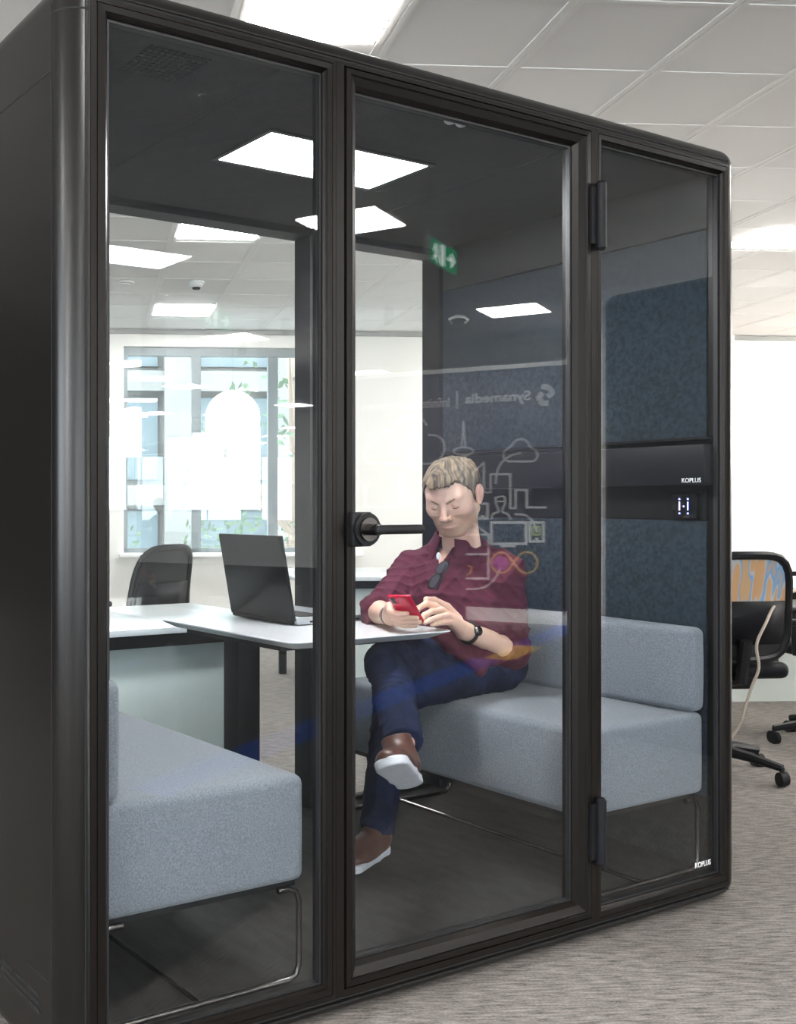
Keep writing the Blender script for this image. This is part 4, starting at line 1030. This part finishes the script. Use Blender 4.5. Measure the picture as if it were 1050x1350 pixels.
mesh_obj('body', np.concatenate(VV), np.concatenate(FF), 'skin', col=np.concatenate(cols))

# ---- hair
def hairsdf(P):
    x, y, z = P.T; ax_ = np.abs(x)
    hl = np.interp(y, [-0.12, -0.04, -0.016, 0.004, 0.016, 0.030, 0.055, 0.075, 0.1], [-0.075, -0.060, -0.045, -0.030, -0.012, 0.030, 0.055, 0.070, 0.078]).astype(np.float32)
    hl = hl + 0.022*sstep_(0.022, 0.045, ax_)*sstep_(0.035, 0.06, y)
    th = 0.005 + 0.004*sstep_(0.03, 0.10, z)*(1+0.6*np.sin(x*90)*np.sin(y*70)) + 0.019*sstep_(0.02, 0.075, y)*sstep_(0.055, 0.085, z)*(0.75 + 0.45*np.sin(x*60+0.8))
    qq = y*0.75 + x*0.55 + z*0.45 + 0.012*np.sin(x*55 + 1) + 0.006*np.sin(y*90 + z*70); str_ = 0.0030*np.sin(qq*190) + 0.0016*np.sin(qq*470 + 2*np.sin(x*80)) + 0.0010*np.sin(x*300 + z*180)
    d = skull(P) - th - str_*(0.3 + th*45)
    ear = ell(np.stack([ax_, y, z], 1), (0.082, -0.006, -0.002), (0.016, 0.023, 0.036))
    d = sx(d, (hl - z) + 0.0028*np.sin(x*420+y*200), 0.006); return sx(d, -ear, 0.004)
def sstep_(a, b, v): t = np.clip((v-a)/(b-a), 0, 1); return t*t*(3-2*t)
Vq, Fq = snet(hairsdf, (-0.10, -0.15, -0.09), (0.10, 0.125, 0.165), 0.0021)
x, y, z = Vq.T
qq = y*0.75 + x*0.55 + z*0.45 + 0.012*np.sin(x*55 + 1) + 0.006*np.sin(y*90 + z*70); st_ = 0.5 + 0.30*np.sin(qq*190) + 0.25*np.sin(qq*640 + 2*np.sin(x*80))
st_ = np.clip(st_*(0.25 + 0.65*sstep_(0.02, 0.085, z))*(0.75 + 0.25*np.sin(x*140+z*60)*np.sin(y*120)), 0, 1)[:, None]
mesh_obj('hair', h2w(Vq), Fq, 'hair', col=np.array([0.032, 0.021, 0.014])*(1-st_) + np.array([0.30, 0.22, 0.135])*st_)
def hp(*p): q = h2w(np.array([p]))[0]; return tuple(q - PLOC)
MT['brow'] = mat('eyebrow hair', (0.24, 0.15, 0.09), 0.9); MT['lash'] = mat('lash line', (0.11, 0.06, 0.045), 0.8)
for s_ in (-1, 1):
    MB().tube([hp(s_*a, b, c) for a, b, c in ((0.011, 0.0915, 0.0165), (0.022, 0.0890, 0.0235), (0.034, 0.0815, 0.0280), (0.046, 0.0690, 0.0250))], [0.0042, 0.0048, 0.0040, 0.0016], 6).build('eyebrow', 'brow', person)
    MB().tube([hp(s_*a, b, c) for a, b, c in ((0.0185, 0.0800, -0.0015), (0.025, 0.0850, -0.0050), (0.033, 0.0855, -0.0062), (0.041, 0.0800, -0.0035), (0.0455, 0.0740, -0.0005))], [0.0006, 0.0013, 0.0015, 0.0013, 0.0006], 6).build('eyelashes', 'lash', person)

# ---- shirt
CN_R, CN_L = RE*0.86 + RW*0.14, LE*0.86 + LW*0.14
V0_ = NB + FA*0.10 + UP*0.03; V1_ = w_(581, 741, 3.38)
def shirt(P):
    d = ell(P, CH, (0.178, 0.122, 0.165), RT); d = sm(d, ell(P, BE, (0.158, 0.125, 0.150), RT), 0.05)
    d = sm(d, ell(P, PC + UP*0.015, (0.178, 0.130, 0.095), RT), 0.03)
    d = sm(d, rc(P, LS, RS, 0.060, 0.060), 0.05); d = sm(d, rc(P, NB - UP*0.02, (LS+RS)/2, 0.062, 0.07), 0.05)
    d = sm(d, rc(P, LS + UP*0.008, NB + UP*0.022, 0.054, 0.054), 0.05); d = sm(d, rc(P, RS + UP*0.008, NB + UP*0.022, 0.054, 0.054), 0.05)
    fl1 = np.maximum(rc(P, LE, CN_L, 0.056, 0.054), (P - CN_L) @ nrm(LW-LE) - 0.020); fr1 = np.maximum(rc(P, RE, CN_R, 0.053, 0.050), (P - CN_R) @ nrm(RW-RE) - 0.018)
    al = sm(rc(P, LS, LE, 0.070, 0.056), fl1, 0.02); ar = sm(rc(P, RS, RE, 0.066, 0.053), fr1, 0.02)
    al = np.minimum(al, np.maximum(rc(P, LE, LW, 0.060, 0.052), np.abs((P-CN_L) @ nrm(LW-LE)) - 0.024))
    ar = np.minimum(ar, np.maximum(rc(P, RE, RW, 0.056, 0.048), np.abs((P-CN_R) @ nrm(RW-RE)) - 0.022))
    d = sm(d, al, 0.022); d = sm(d, ar, 0.022)
    fl_ = rc(P, w_(588, 842, 3.37), w_(632, 880, 3.42), 0.028, 0.020)
    fl_ = sm(fl_, rc(P, w_(632, 850, 3.45), w_(633, 885, 3.42), 0.04, 0.018), 0.02); d = sm(d, fl_, 0.03)
    f_ = fold(P, [((20, 14, 58), (12, 16, 9), 1.5), ((-34, 24, 40), (14, 8, -15), 1.8)], 0.0115)
    f2 = fold(P, [((52, -40, 60), (18, 15, 20), 1.6)], 0.0030)
    cut = np.clip((P[:, 2]-0.66)/0.06, 0.25, 1)
    d = d - (f_ + f2)*cut
    q = P - NB; la_, fa_, ua_ = q @ LA, q @ FA, q @ UP
    hw = np.interp(ua_, [-0.045, -0.04, 0.0, 0.06], [-0.02, 0.004, 0.024, 0.055]); wedge = np.maximum(np.abs(la_ + 0.030) - hw, 0.03 - fa_)
    d = sx(d, -wedge, 0.004)
    d = sx(d, -rc(P, NB - UP*0.02, NB + UP*0.12 + FA*0.05, 0.056, 0.062), 0.004)
    return d
lo, hi = bounds([LS, RS, LE, RE, CN_L, CN_R, PC, NB], 0.13); lo[2] = max(lo[2], 0.5)
Vs, Fs = snet(shirt, lo, hi, 0.0044); so_ = mesh_obj('shirt', Vs, Fs, 'shirt')
# collar: a turned down band open at the front
cv = []; nC = 30; ncx = nrm(h2w(np.array([[0, 0, 0]]))[0] - NB); ax3 = nrm(ncx*0.75 + UP*0.5); fr_ = nrm(CD(-0.66, -0.75, 0)); fr_ = nrm(fr_ - ax3*(fr_ @ ax3)); sd = np.cross(ax3, fr_)
CBASE = NB + UP*0.040 + FA*0.016
for i in range(nC+1):
    an = math.radians(22 + (360-44)*i/nC); dn = fr_*math.cos(an) + sd*math.sin(an); fr_k = max(0, math.cos(an))
    for r_, z_o in ((0.060, -0.025), (0.061, 0.026), (0.067, 0.031), (0.086 + 0.024*fr_k, -0.014 - 0.030*fr_k), (0.082 + 0.024*fr_k, -0.018 - 0.030*fr_k), (0.064, 0.022)): cv.append(CBASE + dn*r_*np.array([1, 1, 1]) + ax3*z_o)
cf = [(i*6+k_, i*6+(k_+1) % 6, (i+1)*6+(k_+1) % 6, (i+1)*6+k_) for i in range(nC) for k_ in range(6)] + [(0, 1, 2, 5), (2, 3, 4, 5)] + [(nC*6, nC*6+5, nC*6+2, nC*6+1), (nC*6+2, nC*6+5, nC*6+4, nC*6+3)]
MB().add([tuple(p - PLOC) for p in cv], cf, 0, True).build('collar', 'shirt', so_)
# white undershirt showing in the neck opening
q = w_(578.5, 733, 3.425) - PLOC; u_ = MB(); u_.lathe((0, 0, 0), [(0.0, -0.013), (0.006, -0.009), (0.0075, 0), (0.005, 0.009), (0, 0.012)], 14); u_.v = [tuple(Vector(q) + Vector(p)*1.0) for p in u_.v]; u_.build('undershirt', 'tshirt', so_)

# ---- jeans
DL, DR = nrm(LF-LK), nrm(RA-RK)
def jeans(P):
    d = ell(P, PC + UP*-0.005, (0.168, 0.118, 0.098), RT)
    d = sm(d, rc(P, LH, LK, 0.088, 0.066), 0.03)
    sl = sm(rc(P, LK, LF, 0.064, 0.054), rc(P, LK, LF*0.5+LK*0.5 + np.array([0.02, 0.0, 0]), 0.05, 0.052), 0.02)
    sl = np.maximum(sl, (P - (LF + DL*0.012)) @ DL); d = sm(d, sl, 0.02)
    e = rc(P, RH, RK, 0.088, 0.070); s2 = rc(P, RK, RA, 0.066, 0.054); s2 = np.maximum(s2, (P - (RA + DR*0.004)) @ DR); e = sm(e, s2, 0.03)
    d = sm(d, e, 0.012)
    d = d - fold(P, [((50, 40, 60), (20, 25, 14), 2.0), ((-65, 40, 40), (24, 8, 20), 2.2)], 0.0065)
    return d
lo, hi = bounds([LH, RH, LK, RK, LF, RA, PC], 0.11); lo[2] = 0.09
Vj, Fj = snet(jeans, lo, hi, 0.0050); jo = mesh_obj('jeans', Vj, Fj, 'jeans')
def ptube(pts, r, n=6): return MB().tube([tuple(np.array(p) - PLOC) for p in pts], r, n)

# ---- shoes
def shoe(heel, axis, upd, label=None, h=0.0024):
    xa = nrm(axis); za = nrm(np.asarray(upd) - xa*(np.asarray(upd) @ xa)); ya = np.cross(za, xa); R = np.array([xa, ya, za])
    def up_s(P):
        d = ell(P, (0.055, 0, 0.055), (0.060, 0.036, 0.050)); d = sm(d, ell(P, (0.185, 0.004, 0.028), (0.100, 0.046, 0.034)), 0.035)
        d = sm(d, ell(P, (0.120, 0, 0.042), (0.080, 0.038, 0.042)), 0.03); d = sm(d, rc(P, (0.055, 0, 0.06), (0.050, 0, 0.125), 0.040, 0.042), 0.03)
        d = sx(d, -rc(P, (0.050, 0, 0.125), (0.050, 0, 0.18), 0.034, 0.034), 0.004)
        d = sx(d, 0.020 - P[:, 2], 0.002); return sx(d, P[:, 2] - 0.132, 0.006)
    def so_s(P):
        Q = P.copy(); Q[:, 2] = 0
        d = sm(rc(Q, (0.042, 0, 0), (0.10, 0.002, 0), 0.037, 0.034), rc(Q, (0.13, 0.003, 0), (0.240, 0.006, 0), 0.038, 0.044), 0.03)
        zt = 0
        return sx(d, np.abs(P[:, 2] - 0.0125 - zt) - 0.0125, 0.006)
    V1, F1 = snet(up_s, (-0.02, -0.06, 0.0), (0.30, 0.065, 0.14), h*1.1); V2, F2 = snet(so_s, (-0.01, -0.06, -0.006), (0.30, 0.065, 0.05), h)
    o = mesh_obj('shoe', np.asarray(heel) + V1 @ R, F1, 'leather'); s2 = mesh_obj('sole', np.asarray(heel) + V2 @ R - 0, F2, 'sole', parent=o, loc=PLOC)
    return o
axf = nrm(CD(-0.42, -0.80, 0.40)); dn_ = nrm(CD(0.10, -0.62, -0.78))
upf = -dn_
za = nrm(upf - axf*(upf @ axf)); heelR = RA - axf*0.052 - za*0.112 + DR*0.02 + CD(-0.018, 0, 0.008)
shoe(heelR, axf, upf)
axl = nrm(np.array([-0.93, -0.36, 0])); heelL = np.array([LF[0], LF[1], 0.0785]) - axl*0.052
shoe(heelL, axl, UP)

# ---- watch, bracelets, glasses, phone
def ring(c, axis, R1, R2, tube_r, up=UP, n=28):
    a = nrm(axis); b = nrm(np.cross(a, up)); e = np.cross(b, a); return [np.array(c) + b*R1*math.cos(2*PI*i/n) + e*R2*math.sin(2*PI*i/n) for i in range(n)]
wl_ = LW + nrm(LE-LW)*0.022; wt = MB()
wt.tube([tuple(p - PLOC) for p in ring(wl_, LE-LW, 0.0315, 0.0315, 0)], 0.0062, 8, closed=True)
wo = wt.build('watch_strap', 'black', person)
wn_ = nrm(CD(0.35, -0.9, 0.35)); wn_ = nrm(wn_ - nrm(LE-LW)*(wn_ @ nrm(LE-LW))); wc = wl_ + wn_*0.034
wM = Matrix(((*nrm(np.cross(wn_, LE-LW)),), (*nrm(LE-LW),), (*wn_,))).transposed().to_4x4(); wM.translation = Vector(wc - PLOC)
q = MB().lathe((0, 0, 0), [(0, 0.008), (0.012, 0.008), (0.016, 0.004), (0.0165, -0.004), (0, -0.004)], 24); q.v = [tuple(wM @ Vector(p)) for p in q.v]; q.build('watch_case', 'chrome', wo)
for k_, o_ in enumerate((0.004, 0.013, 0.020)):
    MB().tube([tuple(p - PLOC) for p in ring(RW + nrm(RE-RW)*o_, RE-RW, 0.031, 0.029, 0)], 0.0028, 6, closed=True).build('bracelet', 'black' if k_ != 1 else 'silver', person)
gl = thing('sunglasses', 'dark folded glasses hooked in the open neck of the burgundy shirt', 'glasses', tuple(w_(582, 745, 3.33)))
g0 = np.array(w_(582, 745, 3.33))
def gr(pts, r, nm, m='black', closed=False): return MB().tube([tuple(np.array(p)-g0) for p in pts], r, 6, closed=closed).build(nm, m, gl)
for (cx_, cy_, rx_, ry_, Yq) in ((583.5, 748, 8.5, 8.0, 3.335), (573, 766, 7.5, 9.5, 3.315)):
    pts = [w_(cx_ + rx_*math.cos(a) - 0.25*ry_*math.sin(a), cy_ + ry_*math.sin(a)*0.95 - 0.35*rx_*math.cos(a), Yq) for a in [2*PI*i/24 for i in range(24)]]
    gr(pts, 0.0022, 'rim', closed=True)
    q = MB(); c_ = np.mean(pts, 0); q.add([tuple(p-g0) for p in pts] + [tuple(np.array(p)-g0-FA*0.0015) for p in pts], [tuple(range(24)), tuple(range(24, 48))[::-1]] + [(i, (i+1) % 24, 24+(i+1) % 24, 24+i) for i in range(24)]); q.build('lens', 'lens', gl)
gr([w_(578, 755, 3.328), w_(579, 758, 3.320), w_(577, 760, 3.322)], 0.002, 'bridge')
gr([w_(590, 741, 3.34), w_(583, 757, 3.322), w_(573, 776, 3.312)], 0.0022, 'temple'); gr([w_(576, 778, 3.315), w_(583, 762, 3.322), w_(588, 752, 3.33)], 0.0022, 'temple')
pf = thing('phone', 'red smartphone held in both hands of the seated man', 'phone', tuple(PCN))
M3 = Matrix((tuple(pwv), tuple(pl_), tuple(pn_))).transposed().to_4x4()
MB().rbox(-0.0355, 0.0355, -0.072, 0.072, -0.004, 0.004, 0.0035, 4, M=M3).build('shell', 'phonered', pf)
MB().rbox(-0.033, 0.033, -0.069, 0.069, -0.0050, -0.0038, 0.0004, 1, M=M3).build('screen', 'screen', pf)
cb = MB().rbox(-0.032, -0.006, 0.038, 0.066, 0.0035, 0.0055, 0.0009, 2, M=M3).build('camera_bump', 'phonered', pf)
for b_ in (0.045, 0.059):
    q = MB().cyl((-0.021, b_, 0), 0.0072, 0.005, 0.0068, 18); q.v = [tuple(M3 @ Vector(p)) for p in q.v]; q.build('camera_lens', 'black', cb)

# ================================================================== CAMERA, WORLD
cam = bpy.data.cameras.new('camera'); co = bpy.data.objects.new('camera', cam); COL.objects.link(co)
cam.sensor_width = 36; cam.sensor_fit = 'AUTO'; cam.lens = F*36/1350; cam.shift_x = (525-CX)/1350; cam.shift_y = -(675-HY)/1350
co.location = (CU, CV, EYE); co.rotation_euler = (PI/2, 0, -TH); sc.camera = co
cam.clip_start = 0.05; cam.clip_end = 200
wd = bpy.data.worlds.new('world'); sc.world = wd; wd.use_nodes = True
bg = wd.node_tree.nodes['Background']; bg.inputs[0].default_value = (0.84, 0.93, 1.0, 1); bg.inputs[1].default_value = 5.0
sc.view_settings.view_transform = 'Standard'; sc.view_settings.look = 'None'; sc.view_settings.gamma = 1; sc.view_settings.exposure = 1.54
sc.view_settings.use_curve_mapping = False
cy = sc.cycles
cy.use_denoising = True; cy.max_bounces = 8; cy.diffuse_bounces = 4; cy.glossy_bounces = 5; cy.transparent_max_bounces = 32
cy.sample_clamp_indirect = 6.0; cy.caustics_reflective = False; cy.caustics_refractive = False
